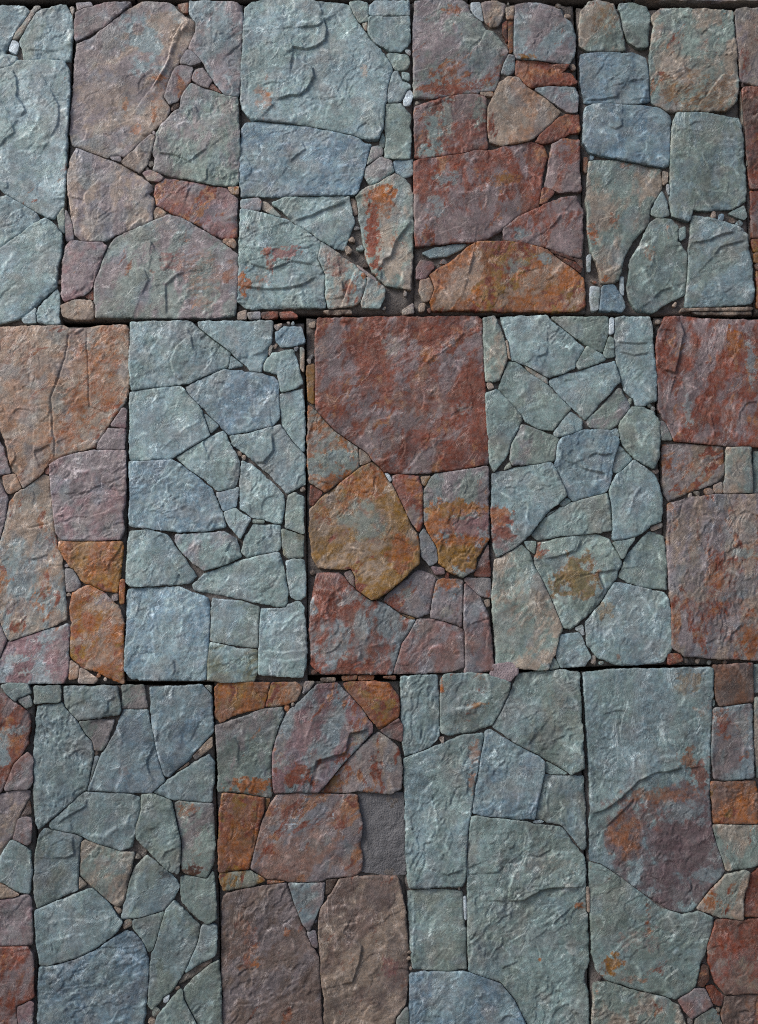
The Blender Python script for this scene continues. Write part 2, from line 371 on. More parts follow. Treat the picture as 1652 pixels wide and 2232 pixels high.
    Bt = V2[idx0]; cent = np.array([cx, cy]); 
    Vb = np.stack([Bt[:, 0] - cx, np.full(nb, .007), Bt[:, 1] - cy], 1)
    V = np.vstack([Vt, Vb, Vt[idx0]]); col = np.vstack([col, col[idx0], col[idx0]])
    j = np.arange(nb); k = (j + 1) % nb
    a, b, c_, d_ = n0 + nb + j, n0 + nb + k, n0 + k, n0 + j
    # top faces are counter-clockwise in (x, z); seen from -y they face the camera
    s1 = np.stack([a, d_, c_], 1); s2 = np.stack([a, c_, b], 1)
    F = np.vstack([F, s1, s2])
    o = mesh_np(name, V, F, STONE, col, parent, (ox, 0, oy))
    a = o.data.color_attributes.new('stain', 'FLOAT_COLOR', 'POINT'); c4 = np.ones((len(V), 4), dtype=np.float32)
    c4[:, :3] = np.vstack([scol, scol[idx0], scol[idx0]]); c4[:, 3] = np.concatenate([sw, sw[idx0], sw[idx0]]); a.data.foreach_set('color', c4.ravel())
    return o

def slab(name, quad, pc, parent, mat, depth=.060, seed=1, h=.006, flat=False):
    """mortar bed of a panel: rough front, box behind"""
    TL, TR, BR, BL = [np.array(p) for p in quad]
    W = max(np.linalg.norm(TR - TL), .01); Hh = np.linalg.norm(BL - TL)
    nx, ny = max(2, int(W / h)), max(2, int(Hh / h))
    s = np.linspace(0, 1, nx + 1); t = np.linspace(0, 1, ny + 1); S, T = np.meshgrid(s, t)
    top = TL[None, None] * (1 - S[..., None]) + TR[None, None] * S[..., None]; bot = BL[None, None] * (1 - S[..., None]) + BR[None, None] * S[..., None]
    P = top * (1 - T[..., None]) + bot * T[..., None]; X, Y = P[..., 0].ravel(), P[..., 1].ravel()
    z = -.0005 + (fbm(X / .05, Y / .05, 3, seed) - .5) * .012 + (fbm(X / .016, Y / .016, 4, seed + 4, .65) - .5) * .009
    ed = np.minimum(np.minimum(S, 1 - S) * W, np.minimum(T, 1 - T) * Hh).ravel(); z = z - .006 * np.exp(-ed / .006)
    V = np.stack([X - pc[0], -z, Y - pc[1]], 1); n = nx + 1
    F = []
    ii, jj = np.meshgrid(np.arange(nx), np.arange(ny)); a = (jj * n + ii).ravel()
    F = np.stack([a, a + n, a + n + 1, a + 1], 1)
    ring = [i for i in range(nx + 1)] + [j * n + nx for j in range(1, ny + 1)] + [ny * n + i for i in range(nx - 1, -1, -1)] + [j * n for j in range(ny - 1, 0, -1)]
    ring = np.array(ring); m = len(ring); base = len(V)
    Vb = V[ring].copy(); Vb[:, 1] = depth; V = np.vstack([V, Vb, [[V[:, 0].mean(), depth, V[:, 2].mean()]]])
    j = np.arange(m); k = (j + 1) % m
    F = np.vstack([F, np.stack([ring[j], ring[k], base + k, base + j], 1)])
    fl = [tuple(f) for f in F] + [(base + int(x), base + (int(x) + 1) % m, base + m) for x in j]
    return mesh_np(name, V, fl, mat, None, parent, (0, 0, 0))

# ------------------------------------------------------------------ the traced stones
DATA = r'''
T A
P a 0 -310,50 480,60 410,2150 -320,2160
bl1 -300,60 0,60 170,60 200,95 160,160 110,220 80,270 40,340 30,370 70,375 115,385 120,415 60,450 0,465 -300,470
-tg1 240,55 270,60 150,235 120,265 85,275 110,220 150,165
-w00 85,270 130,300 110,365 65,345
bg0 240,85 400,45 440,45 465,85 485,110 475,320 465,410 430,415 400,400 165,412 150,330 135,290 160,230
-tg1 470,60 490,60 485,130 475,110
ls1 -300,480 0,475 90,455 120,420 330,415 430,425 460,480 465,620 450,800 445,960 440,1060 430,1250 425,1370 360,1450 320,1445 250,1410 100,1320 40,1290 0,1250 -300,1200
bs1 -300,1300 0,1320 50,1300 100,1330 240,1415 265,1455 0,1650 -300,1700
bs0 -300,1720 0,1665 200,1520 310,1455 360,1495 415,1560 410,1700 390,1760 375,1910 280,1990 200,2070 130,2115 0,2140 -300,2145
ls0 385,1920 400,1960 390,2080 395,2145 255,2140 245,2080 300,2000
ls0 155,2120 240,2045 245,2140 170,2140
-gt0 385,1440 425,1380 430,1550 400,1530
L 2.5 60,600 : 90,470 125,550 120,660 170,720 185,750 140,800
L 2 300,750 : 330,590 365,650 400,720 390,850 340,930
L 2 30,850 : 0,1000 50,930 110,890 80,810
L 1.5 30,1210 : 0,1180 60,1210 60,1250 20,1250
P b 1 500,35 1605,28 1565,2115 415,2120
-pp1 510,35 600,30 620,55 560,60 520,75
pm0 510,95 560,65 720,35 870,30 810,85 700,180 560,260 505,280 500,180
pt0 940,28 1100,30 1150,50 1185,95 1250,145 1295,170 1295,215 1235,330 1195,420 1140,500 1105,600 1085,650 1125,740 1095,800 1040,850 950,930 830,1040 800,1045 700,1050 560,1000 480,965 470,930 475,750 495,560 500,400 515,300 600,265 720,180 840,85
-ot5 1180,45 1245,30 1245,95 1215,90
pb0 1255,25 1560,25 1600,55 1605,110 1590,340 1590,560 1575,650 1490,645 1400,530 1330,400 1290,365 1250,330 1290,240 1295,160 1250,90
pp1 1190,410 1240,350 1280,360 1325,425 1260,450 1195,435
pr2 1150,460 1230,445 1275,465 1260,560 1200,640 1165,690 1120,700 1085,660 1105,570
pt1 1270,535 1300,480 1340,465 1405,550 1380,600 1330,590
-rk4 1400,565 1470,635 1380,600
-kr3 1135,740 1150,700 1185,690 1180,730
gp0 1260,565 1400,605 1500,650 1570,655 1580,900 1590,1000 1575,1210 1550,1240 1400,1230 1250,1190 1110,1165 1020,1130 1030,1060 1015,1010 1040,890 1060,850 1140,760 1190,720 1215,620
pt1 1000,900 1030,920 1010,990 960,1110 930,1150 830,1105 810,1085 880,1010
-pg0 725,1040 800,1040 800,1075 740,1060
-mt2 945,1150 990,1135 1050,1160 1080,1185 1060,1205 985,1200
pt0 470,1070 510,985 700,1055 800,1095 900,1155 1000,1235 1010,1265 980,1290 1020,1320 1020,1400 1010,1460 900,1510 770,1560 700,1605 560,1600 500,1560 480,1450 460,1300 455,1150
-to3 1010,1400 1050,1380 1090,1410 1085,1440 1020,1455
mr4 1030,1235 1090,1195 1150,1195 1300,1225 1500,1260 1565,1320 1565,1570 1500,1585 1420,1560 1330,1500 1150,1420 1040,1360 1025,1290
-ot5 1510,1250 1575,1245 1575,1290 1530,1295
-to2 1475,1610 1490,1585 1545,1590 1560,1620 1550,1650
pg1 1110,1430 1200,1445 1330,1530 1480,1620 1565,1700 1565,1900 1555,2095 1400,2105 1100,2110 850,2105 640,2105 625,1960 630,1860 700,1680 760,1590 830,1550 960,1500
mp1 470,1610 560,1605 680,1610 710,1640 680,1740 630,1870 600,1940 560,1960 430,2000 415,1960 425,1750 440,1650
pm0 440,1400 480,1490 490,1590 445,1600 435,1480
to4 410,2030 500,1995 600,1995 635,2030 630,2090 610,2115 470,2115 420,2095
-rk4 570,1970 620,1920 625,1990
S b 150,200,.85 980,300
S b 60,120,.5 1180,90
S p 200,120,.5 620,620
S b 120,80,.4 800,900
S o 25,60,.8 835,710
S o 60,20,.8 1060,530
S o 20,70,.8 1020,780
S o 35,45,.7 900,870
S t 60,220,.5 1150,450
K 4 : 1270,160 1180,240 1130,380 1090,470 1000,580
L 5 1200,260 : 1220,150 1150,260 1110,420 1050,510 990,600
S t 30,160,.8 1170,300
S t 200,200,.4 700,700
S o 50,120,.5 1050,640
K 1.5 : 1060,700 1010,800 970,890
L 2 1000,1900 : 940,1620 1000,1600 1040,1680
L 2 1050,1950 : 1240,1810 1180,1820 1100,1890 1110,2100
L 1.5 900,1850 : 950,1760 990,1860 940,1980
L 2 1200,1000 : 1030,1020 1150,1030 1250,1080 1380,990
L 2 650,1300 : 600,1260 560,1310 570,1370
L 1.5 900,1250 : 1010,1260 980,1290 940,1330
S b 120,60,.6 1150,1500
S m 110,70,.5 1130,1740
S t 200,200,.4 1380,1850
T B
P c 2 70,30 1185,20 1200,2085 30,2060
bs0 80,60 130,20 260,0 450,0 560,20 700,30 770,50 800,110 850,190 930,300 1000,360 1050,450 1050,500 1015,640 1010,760 990,880 965,935 880,930 800,905 680,880 520,850 350,825 130,800 70,740 60,650 65,480
nb0 85,830 180,812 350,830 520,855 700,890 800,910 870,960 915,970 905,1040 880,1090 850,1200 820,1290 700,1300 500,1300 300,1305 60,1305 50,1200 55,1000 65,870
bp1 60,1335 170,1320 195,1345 180,1400 110,1395 60,1380
sb0 260,1350 350,1315 600,1310 770,1315 790,1400 800,1480 770,1560 740,1650 680,1640 590,1590 500,1530 400,1470 330,1400
-tg0 200,1340 230,1350 320,1440 260,1420 200,1390
sb1 60,1395 200,1420 370,1470 480,1540 580,1610 560,1720 610,1820 600,1950 615,2040 400,2040 100,2045 35,2000 40,1850 50,1600
st4 585,1615 700,1690 820,1775 870,1810 890,1860 850,1990 810,2025 640,2045 615,1960 615,1830 565,1720
st1 880,1840 960,1870 1005,1920 1000,1980 970,2040 860,2035 850,2000 885,1890
-pt1 820,1760 940,1850 970,1890 900,1840 830,1790
gt1 830,1290 1000,1190 1080,1155 1130,1185 1175,1240 1190,1300 1190,1600 1180,1750 1175,1920 1010,1890 920,1800 880,1690 860,1560 835,1450 815,1320
-kt0 780,1325 820,1330 830,1420 800,1430
gs0 1010,700 1060,685 1110,690 1170,765 1175,900 1170,1065 1080,1060 1005,1055 1010,900 1005,780
-gs0 985,880 1010,920 1005,980 975,985 975,940
gp0 915,985 985,975 990,1030 960,1050 890,1100 890,1050
sp0 875,1120 980,1050 1050,1075 1065,1140 960,1220 910,1230 880,1180
bn0 1070,1070 1185,1065 1185,1160 1130,1185 1080,1150 1060,1110
ls0 1050,500 1090,480 1120,550 1170,570 1180,590 1130,650 1090,690 1030,690 1025,600
-bs0 1120,490 1165,500 1165,545 1125,530
-w00 1140,610 1170,590 1190,640 1170,700 1130,705
gs0 1020,370 1080,360 1160,380 1170,420 1150,460 1090,475 1060,450
bs0 895,130 1165,125 1170,290 1110,355 1040,350 980,320 930,280 890,210
bs0 910,50 940,22 1165,25 1165,115 1100,118 900,110
gs0 775,30 830,20 890,35 895,150 840,160 800,100
-tg0 860,165 890,160 885,215
-lp0 1140,345 1170,345 1170,380
-pt0 40,2075 90,2060 90,2112 35,2115
-pt1 100,2075 185,2070 185,2108 110,2112
-rk3 190,2075 300,2068 300,2100 240,2112 195,2105
-rk2 315,2075 400,2070 430,2100 320,2105
-kt0 600,2060 780,2055 790,2075 640,2085
-pt0 1120,2060 1190,2015 1195,2075 1130,2085
L 4 500,250 : 600,120 622,200 615,280 560,320 490,335 400,325 395,365
L 2.5 450,150 : 410,195 480,190 560,190 610,150
L 4 400,560 : 460,410 530,460 540,520 490,600 440,640 380,640 310,670 290,690
L 2 400,980 : 450,930 485,995 420,1050 380,1100
L 3 500,1380 : 400,1470 540,1430 640,1380 760,1340
L 4 1000,1600 : 1180,1470 1080,1600 1050,1700 1000,1730 990,1790
L 3 300,1800 : 560,1830 450,1900 300,1920 150,1910 60,1900
L 2.5 400,1700 : 80,1670 120,1760 240,1790 400,1740 540,1760
L 3 700,1750 : 820,1780 780,1870 740,1970 720,1850
S o 70,110,.6 215,650
S o 15,15,.8 240,640
S t 25,60,.7 870,480
S y 40,80,.3 500,60
S m 110,45,.7 330,1680
S r 30,30,.6 225,1670
S o 60,80,.7 70,1880
S r 80,60,.4 190,1860
S m 100,90,.5 700,1760
S r 45,260,1 930,1560
S o 90,60,.8 980,1280
S o 60,130,.5 1020,1330
S o 20,30,.8 870,1830
T C
P d 3 15,15 1080,30 1165,2070 30,2085
pg2 30,25 150,10 330,10 370,40 400,100 480,170 500,210 550,215 650,340 600,470 560,600 480,615 300,640 150,665 25,655 20,350 20,200
-w00 405,30 460,30 485,150 440,130 400,70
tp2 470,35 560,25 625,45 600,150 580,180 530,190 490,150
-rk4 610,170 640,150 640,290 615,240
-ok4 650,150 680,150 675,350 655,360 645,270
-to2 630,70 685,55 680,140 640,140
pb1 690,50 800,30 900,50 1000,85 1010,130 1060,160 1085,250 1080,380 1045,440 930,430 800,415 700,400 680,350 685,150
ro4 700,415 810,420 940,445 1050,440 990,500 1060,510 1095,560 1060,575 920,575 800,590 750,570 690,500
lp1 610,430 650,375 685,385 685,480 650,510 600,490
to2 590,560 650,515 720,520 770,590 870,650 990,750 930,830 860,880 800,930 700,960 600,970 530,950 510,870 515,720 545,660 570,600
pb0 820,600 900,590 1080,595 1105,650 1100,750 1060,760 990,720 900,660
-tk1 460,615 540,620 555,640 470,640
rp3 30,720 120,690 250,650 330,635 480,640 500,660 505,1000 430,995 300,1030 100,1050 35,1050 30,900
ro4 960,800 1050,765 1110,770 1115,880 1050,890 980,930 880,960 820,950 870,890
rp3 930,970 990,935 1110,940 1110,1150 1125,1275 980,1280 890,1240 910,1130
rt3 870,1260 900,1250 950,1280 900,1340 850,1360
rp3 25,1080 200,1045 380,1020 430,1005 560,1000 680,965 820,950 890,985 905,1050 885,1100 860,1250 850,1370 700,1440 600,1530 500,1590 400,1605 200,1620 35,1640 30,1400 25,1200
rp3 610,1520 720,1440 850,1380 1000,1320 1090,1310 1130,1400 1135,1600 1120,1720 1050,1700 900,1640 760,1610 620,1590
-bg0 160,1650 300,1625 370,1625 330,1660 240,1700 140,1710 80,1680
mr2 70,1730 150,1740 155,1770 100,1850 40,1850 40,1780
to4 70,1860 130,1845 155,1910 130,1990 90,2000 60,1930
-to3 60,2020 95,2015 90,2060 60,2065
ot5 130,1830 260,1750 380,1650 440,1615 600,1610 760,1620 900,1660 1000,1730 1090,1790 1140,1850 1150,1950 1150,2030 1110,2060 960,2065 700,2065 400,2060 150,2055 130,2000 160,1920
-rk3 950,1690 1080,1740 1130,1790 1120,1810 1000,1740
-rk2 1070,1700 1130,1720 1135,1780
-rk3 920,1665 1060,1705 1080,1730 960,1690
S o 120,90,.5 260,480
S r 260,50,.7 280,600
S o 60,40,.6 280,80
S y 60,20,.8 770,395
S o 150,40,.6 900,500
S s 60,140,.9 160,880
S s 80,50,.9 130,1010
S s 40,150,.7 250,780
S g 50,120,.8 450,740
S b 80,90,.7 170,1380
S b 90,60,.7 240,1200
S o 110,50,.6 640,1200
S y 60,30,.6 620,1190
S b 50,60,.8 730,1560
S b 60,40,.7 890,1720
S s 60,50,.6 690,1770
S r 60,120,.6 500,1730
S o 90,60,.5 950,1870
K 1.5 : 340,1150 420,1060 480,1040
K 1 : 280,1280 420,1290 560,1260 760,1210
L 2 600,250 : 500,200 470,260 440,230
L 3 850,200 : 930,450 800,420 700,400
L 2 900,1500 : 1010,1420 950,1500 900,1530
L 2.5 400,1750 : 420,1660 400,1780 380,1840
T D
P e 4 455,45 1485,75 1620,2080 515,2080
gt1 480,90 530,25 600,15 690,40 720,120 765,280 765,345 650,350 530,345 470,310 470,150
gs0 735,40 830,30 910,60 935,130 920,240 915,320 850,330 790,290 750,170
nb0 475,370 540,355 650,360 820,365 900,400 920,480 925,600 930,680 820,705 690,690 500,690 480,600
gt1 940,130 1000,70 1150,70 1300,75 1470,90 1485,200 1500,400 1510,550 1500,680 1430,745 1200,750 1040,745 940,690 925,560 930,430 945,250 960,180
nb0 500,730 560,700 800,710 1000,725 1065,780 1065,950 1055,1100 1020,1115 850,1090 680,1050 540,1020 495,950
gb0 1110,760 1300,765 1510,800 1530,850 1545,1000 1560,1200 1560,1340 1480,1390 1350,1400 1205,1395 1200,1460 1180,1475 1080,1440 1065,1350 1070,1150 1065,950 1085,820
gt1 530,1080 700,1070 860,1095 1010,1125 1010,1260 940,1360 920,1480 820,1600 760,1700 720,1860 690,1880 615,1880 605,1810 540,1660 520,1500 515,1300 520,1150
-tk0 1015,1140 1050,1150 1045,1210 1020,1230
-w00 1045,1230 1060,1230 1060,1300
gb0 945,1390 1010,1270 1040,1340 1055,1430 1000,1445 940,1425
gs1 930,1490 980,1455 1070,1465 1115,1520 1110,1600 1170,1680 1180,1800 1165,1950 1080,1990 950,2070 840,2060 800,1990 780,1930 800,1810 790,1760 870,1620
bg0 1210,1440 1330,1450 1500,1500 1575,1560 1575,1620 1600,1750 1615,1980 1600,2010 1400,2030 1170,2040 1170,1900 1185,1750 1190,1600 1200,1530
sg0 1450,1420 1550,1370 1570,1440 1550,1460
nb0 620,1900 690,1890 740,1960 765,2030 750,2065 600,2060 605,1980
-wg0 540,1900 600,1910 600,1980 590,2050 550,2060 540,2000
-w00 735,1840 755,1840 755,1960 740,1950
-wg0 520,1700 540,1690 535,1800 525,1800
-sg0 1115,1530 1160,1510 1160,1580 1130,1600
-tk0 1140,2050 1400,2045 1610,2040 1600,2060 1400,2060 1130,2065
-tk0 1200,2068 1600,2063 1600,2080 1250,2080
-ot3 500,1050 520,1050 515,1150 500,1140
L 3 1400,1480 : 1500,1540 1400,1560 1330,1600 1200,1620
L 2.5 1300,1600 : 1570,1600 1400,1640 1350,1700
L 2.5 800,450 : 900,540 820,545 770,560
L 2.5 650,600 : 740,620 720,660 500,680
L 2 600,800 : 750,780 750,840 700,870 640,840
L 2.5 1350,600 : 1500,510 1400,510 1330,600 1290,660
L 2 1000,1850 : 1090,1900 1010,1930 940,1990
K 2 : 960,1640 930,1760 860,1820 800,1830
K 1.5 : 690,1120 670,1200 610,1250 570,1310
K 1 : 620,510 640,590
S d 300,160,.5 1250,640
S d 100,120,.5 620,120
S o 60,30,.4 760,1100
S o 50,50,.5 690,1470
S o 40,80,.6 550,1560
S o 25,25,.8 640,1850
S t 40,60,.5 930,1680
P f 5 1490,75 2330,75 2400,2080 1630,2080
pt2 1500,80 1560,70 1900,70 2310,70 2310,580 1900,580 1640,580 1530,550 1520,400 1500,200
rk2 1530,610 1570,590 1750,600 1900,600 1900,1240 1600,1260 1580,1150 1560,1000 1545,800
rp2 1910,600 2330,600 2330,1240 1910,1240
rp3 1595,1270 1900,1260 2340,1260 2340,1560 1900,1560 1605,1580
or4 1605,1590 1900,1570 1900,1660 1620,1670
yo3 1625,1680 1900,1680 1900,1750 1625,1740
or4 1635,1800 1900,1770 1900,2040 1640,2040
rp3 1910,1570 2360,1570 2380,2060 1910,2050
-tg0 1525,610 1540,620 1570,1000 1560,1010
-to2 1570,1020 1580,1100 1570,1110
T E
P g 6 -245,85 685,70 657,1965 -245,1965
to2 -240,95 0,85 350,80 370,95 470,90 600,75 670,75 685,100 680,420 660,480 610,550 560,620 510,715 400,740 300,780 265,800 230,850 130,935 90,870 60,790 40,700 10,620 -60,560 -240,540
mp0 590,600 650,510 670,520 665,615
pm0 515,700 575,620 665,620 660,725 520,728
pm0 265,810 320,775 420,745 520,735 665,735 670,850 665,1000 650,1060 660,1150 640,1200 500,1210 340,1205 300,1170 285,1080 275,950
-rk4 240,830 262,820 262,855 245,855
tb3 130,935 240,860 262,870 270,960 285,1100 300,1230 330,1300 345,1450 355,1620 300,1650 180,1700 60,1740 30,1690 0,1610 -20,1420 0,1240 40,1090 50,1010 90,960
pm0 -150,600 -20,620 0,680 25,740 60,850 0,860 -150,840
ot4 20,870 95,855 115,930 60,960 30,950
pm1 -150,860 0,900 30,940 45,1010 30,1100 0,1200 -30,1400 -10,1620 -150,1620
oy4 320,1215 650,1215 655,1240 635,1420 620,1480 550,1470 450,1430 350,1310 315,1250
pp0 350,1360 390,1360 430,1440 400,1475 355,1475
ot4 385,1480 480,1440 560,1490 630,1560 655,1620 655,1780 655,1960 520,1900 430,1870 370,1810 370,1720 385,1640 375,1560
-or4 635,1415 660,1415 655,1540 640,1540
ml1 40,1745 200,1690 360,1650 375,1700 370,1800 365,1900 340,1960 0,1955 -240,1955 -240,1830 0,1840
pm0 -240,1640 0,1640 40,1740 0,1840 -240,1820
to4 376,1840 420,1870 410,1930 370,1940
pt2 430,1880 520,1940 500,1960 420,1955
to2 -240,560 -160,560 -160,1620 -240,1620
C 1.5 : 460,95 470,300 480,500 600,550
C 2 : 370,100 350,250 275,460 285,640 300,780
C 1.5 : 50,1070 80,1100 150,1140 280,1120
L 2 250,700 : 180,690 180,740 280,700
K 1.5 : 575,90 550,230 480,330 420,380 340,430
K 1 : 290,790 400,850 600,820
L 1.5 450,900 : 330,965 470,950 570,910
S t 200,200,.5 60,150
S b 60,200,.5 400,150
S o 160,250,.5 550,330
S o 120,200,.5 380,620
S b 50,120,.6 220,1300
S b 100,60,.5 100,1550
S m 100,60,.5 370,1090
S y 120,80,.4 500,1330
S b 60,40,.5 560,1520
S o 80,90,.6 480,1650
S l 90,25,.8 100,1830
S l 90,20,.8 200,1900
S l 60,25,.8 250,1730
P h 7 690,52 1607,55 1627,1955 663,1950
bs0 695,60 850,55 1010,55 1050,90 1130,150 1220,220 1210,290 1150,310 1000,380 880,395 700,415 690,300
bs0 1220,235 1285,285 1210,300
bs0 1050,60 1440,55 1435,150 1400,260 1380,320 1330,315 1230,220 1130,150 1060,90
nb0 1455,110 1500,80 1590,85 1610,160 1550,180 1490,190 1460,160
sb0 1390,280 1440,220 1550,205 1575,290 1600,380 1570,400 1490,425 1470,330 1400,310
-tg0 1420,190 1440,180 1425,240
-tg0 1590,190 1605,200 1605,320 1590,300
-tg0 1450,75 1490,65 1470,110
nb0 985,400 1080,350 1190,310 1350,325 1450,345 1470,380 1475,470 1480,560 1440,600 1330,630 1215,650 1150,590 1080,510 1000,440
sb0 1480,440 1600,410 1610,560 1605,740 1560,700 1500,610 1485,560
bs0 690,430 800,410 955,395 1000,440 1070,530 1100,620 1110,650 1060,690 960,745 900,775 760,785 690,780
bg0 1080,540 1160,600 1115,640
bs0 1220,660 1330,640 1480,600 1540,680 1610,760 1612,910 1520,955 1450,880 1380,820 1300,750 1230,700
sb0 935,770 1060,690 1185,630 1205,680 1265,790 1265,860 1240,930 1160,950 1090,890 1000,830
bn0 690,795 900,785 940,800 1040,870 1120,940 1170,1050 1195,1135 1100,1155 950,1160 860,1150 750,1140 690,1130
bs0 1280,790 1330,810 1400,870 1500,970 1505,1040 1485,1115 1400,1100 1330,1080 1270,1040 1275,900
bn0 1145,955 1260,930 1250,1030 1185,1050
ls0 1190,1060 1240,1040 1325,1095 1270,1195 1210,1130
-gs0 1335,1103 1400,1100 1395,1115 1340,1117
sb0 1340,1122 1480,1130 1485,1230 1470,1260 1380,1280 1310,1300 1275,1270 1300,1190
gs0 1525,970 1560,955 1605,980 1605,1170 1510,1140 1515,1050
gd0 1490,1150 1605,1185 1605,1290 1520,1300 1500,1280
bs0 690,1160 780,1150 880,1180 930,1240 980,1310 1040,1395 1010,1430 900,1440 700,1450 670,1430 675,1250
sp0 935,1180 1100,1170 1190,1165 1250,1200 1275,1290 1200,1330 1080,1365 1030,1330 960,1260 930,1210
sb0 1020,1440 1080,1390 1200,1340 1350,1290 1470,1270 1500,1350 1525,1490 1510,1560 1440,1550 1300,1520 1150,1490 1030,1465
sl0 1515,1320 1550,1305 1605,1310 1615,1400 1615,1500 1580,1525 1540,1510 1520,1410
bn0 680,1465 850,1455 960,1455 1010,1480 1100,1510 1110,1600 1105,1700 1100,1850 1095,1940 900,1945 760,1940 700,1935 665,1890 670,1700 675,1550
bg0 1130,1515 1280,1530 1370,1560 1365,1700 1365,1770 1250,1760 1115,1735 1115,1600
sd0 1115,1745 1250,1775 1360,1785 1360,1900 1340,1950 1200,1955 1095,1945 1095,1850
bs0 1380,1570 1480,1570 1520,1550 1580,1525 1605,1560 1620,1700 1620,1850 1600,1930 1450,1920 1370,1910 1370,1750
L 2 1100,250 : 1000,130 930,190 900,260 920,340 980,380
L 3 1350,700 : 1440,640 1450,730 1400,800 1340,800
K 1.5 : 1220,410 1190,450 1140,470
K 2 : 1470,480 1400,500 1350,560
K 1.5 : 1070,570 980,620 900,690 850,740
K 1 : 870,460 890,500 850,590
K 2 : 1400,890 1360,960 1390,1020
K 1.5 : 960,1280 1060,1210 1150,1190
K 1.5 : 810,1540 810,1750 830,1850
K 1.5 : 970,1600 960,1720
K 2 : 1600,1560 1540,1620 1480,1680 1430,1730
L 2 1450,100 : 1430,180 1390,220 1320,240
L 2 750,1300 : 930,1240 910,1290 950,1380 880,1350
K 1.2 : 1090,1120 1150,1060
L 2 1200,1280 : 1230,1200 1200,1260 1270,1290
L 1.5 1500,1850 : 1380,1830 1500,1835 1620,1830
L 1.5 1500,1800 : 1380,1790 1500,1795 1620,1785
L 2 1220,1850 : 1200,1780 1230,1810 1300,1860
T F
P i 8 38,50 1068,40 1142,2145 48,2160
rp3 105,60 400,50 700,50 1050,45 1070,70 1080,300 1100,600 1110,910 950,945 700,970 500,965 440,900 380,830 300,780 200,710 110,610 90,560 90,330 95,150
os3 50,570 100,610 200,720 340,820 350,900 350,930 240,1010 150,1080 60,1020 45,900
-yo3 40,340 85,325 90,420 85,560 50,540
-to2 350,830 400,860 415,900 350,920
-rk3 65,1040 130,1080 80,1160 60,1150
yt4 420,905 470,940 550,1050 600,1160 650,1270 700,1360 705,1500 620,1580 520,1670 420,1720 330,1660 320,1580 300,1530 230,1530 110,1525 75,1450 60,1300 60,1180 130,1110 240,1030 350,940
-mt1 265,1560 300,1540 325,1580 325,1640 290,1610
-w00 500,970 515,965 540,1010 525,1025
rp3 545,985 600,980 700,985 715,1060 725,1250 700,1310 660,1260 600,1140 550,1030
-yt2 715,990 770,985 740,1040 718,1030
pg1 760,1010 790,975 900,960 1050,940 1105,930 1110,1200 1110,1360 1070,1420 1035,1470 1035,1540 960,1585 880,1550 820,1500 815,1420 770,1340 730,1250 735,1080
bp1 705,1330 730,1300 800,1400 810,1480 770,1515 720,1460
-mr2 775,1520 850,1530 850,1560 800,1565
rp1 1040,1530 1110,1390 1120,1580 1030,1570
pr1 970,1590 1120,1585 1125,1700 1060,1690 1000,1640
pr3 700,1540 780,1570 800,1600 780,1700 760,1790 690,1820 600,1790 500,1720 520,1680 620,1600
pr2 830,1590 960,1600 960,1730 950,1880 870,1850 770,1820 780,1720 800,1610
pr1 975,1620 1060,1700 1110,1800 1130,2000 1140,2130 975,2150 970,1900 965,1720
rb2 100,1560 230,1555 300,1630 420,1720 500,1740 600,1810 680,1830 640,1920 600,1960 545,2150 300,2150 130,2150 70,2100 60,1900 65,1750 85,1620
pr2 690,1830 800,1830 920,1860 970,1900 975,2110 860,2140 550,2150 600,1980 650,1900
-yk1 600,1800 680,1822 660,1850
K 3 : 980,120 880,220 800,270 720,330
K 1.5 : 520,540 470,620 440,640
K 1.5 : 470,300 390,390 300,410
K 1 : 860,310 840,370
K 1.5 : 870,820 830,900 820,920
K 1 : 600,430 560,460 480,520
K 1.5 : 440,900 500,890 570,860
K 2.5 : 260,1630 170,1690 150,1780 170,1870
K 2 : 300,1850 250,1920 250,2000
K 2 : 400,1850 400,1930 350,2000 345,2080
K 1.5 : 600,1960 500,1970 400,1990
K 1.5 : 350,2010 290,2050 290,2120
S o 60,25,.7 760,300
S r 120,80,.7 800,170
S b 90,60,.5 540,220
S g 80,60,.4 560,780
S p 160,120,.5 760,500
S b 60,40,.5 960,590
S p 60,70,.4 140,240
S s 200,90,.8 180,900
S b 60,40,.5 220,840
S o 130,120,.8 430,1020
S t 150,100,.6 350,1250
S o 130,120,.8 600,1450
S o 80,60,.8 300,1150
S g 120,110,.8 380,1250
S o 60,60,.6 130,1220
S y 190,60,.9 900,1190
S o 150,30,.6 1000,1180
S m 150,70,.8 1000,1280
S o 90,110,.9 800,1280
S y 150,110,1 930,1470
S o 160,30,.8 950,1370
S o 25,60,.6 1080,1400
S o 80,50,.6 880,1610
S s 60,50,.6 870,1790
S s 40,40,.7 640,1680
S b 80,60,.6 300,1700
S b 90,60,.6 200,2000
S b 90,100,.5 330,1980
S m 120,70,.5 180,1600
S s 40,50,.5 660,1210
S o 50,60,.7 660,1040
T G
P j 9 25,75 1018,75 1135,2120 92,2150
gt0 30,85 90,75 130,160 165,260 165,330 120,450 90,460 45,455 35,300
bs0 130,80 400,70 420,100 520,170 620,260 560,380 490,410 420,430 330,390 230,340 190,330 175,220 150,150
gs0 430,80 765,75 760,180 730,280 650,250 520,160
-wg0 775,85 798,85 795,170 770,180
gs0 770,195 790,210 800,310 745,320 740,280
bs0 800,85 860,75 1000,80 1015,120 1030,300 1045,430 1040,570 1000,580 960,605 930,600 920,560 860,510 830,400 805,300
gs0 570,350 640,250 750,325 700,350 590,385
gs0 180,340 215,340 300,410 410,480 540,620 470,700 440,745 340,730 280,690 200,600 120,500 140,430
bs0 415,460 480,425 600,395 720,360 800,340 830,460 720,580 630,680 540,600
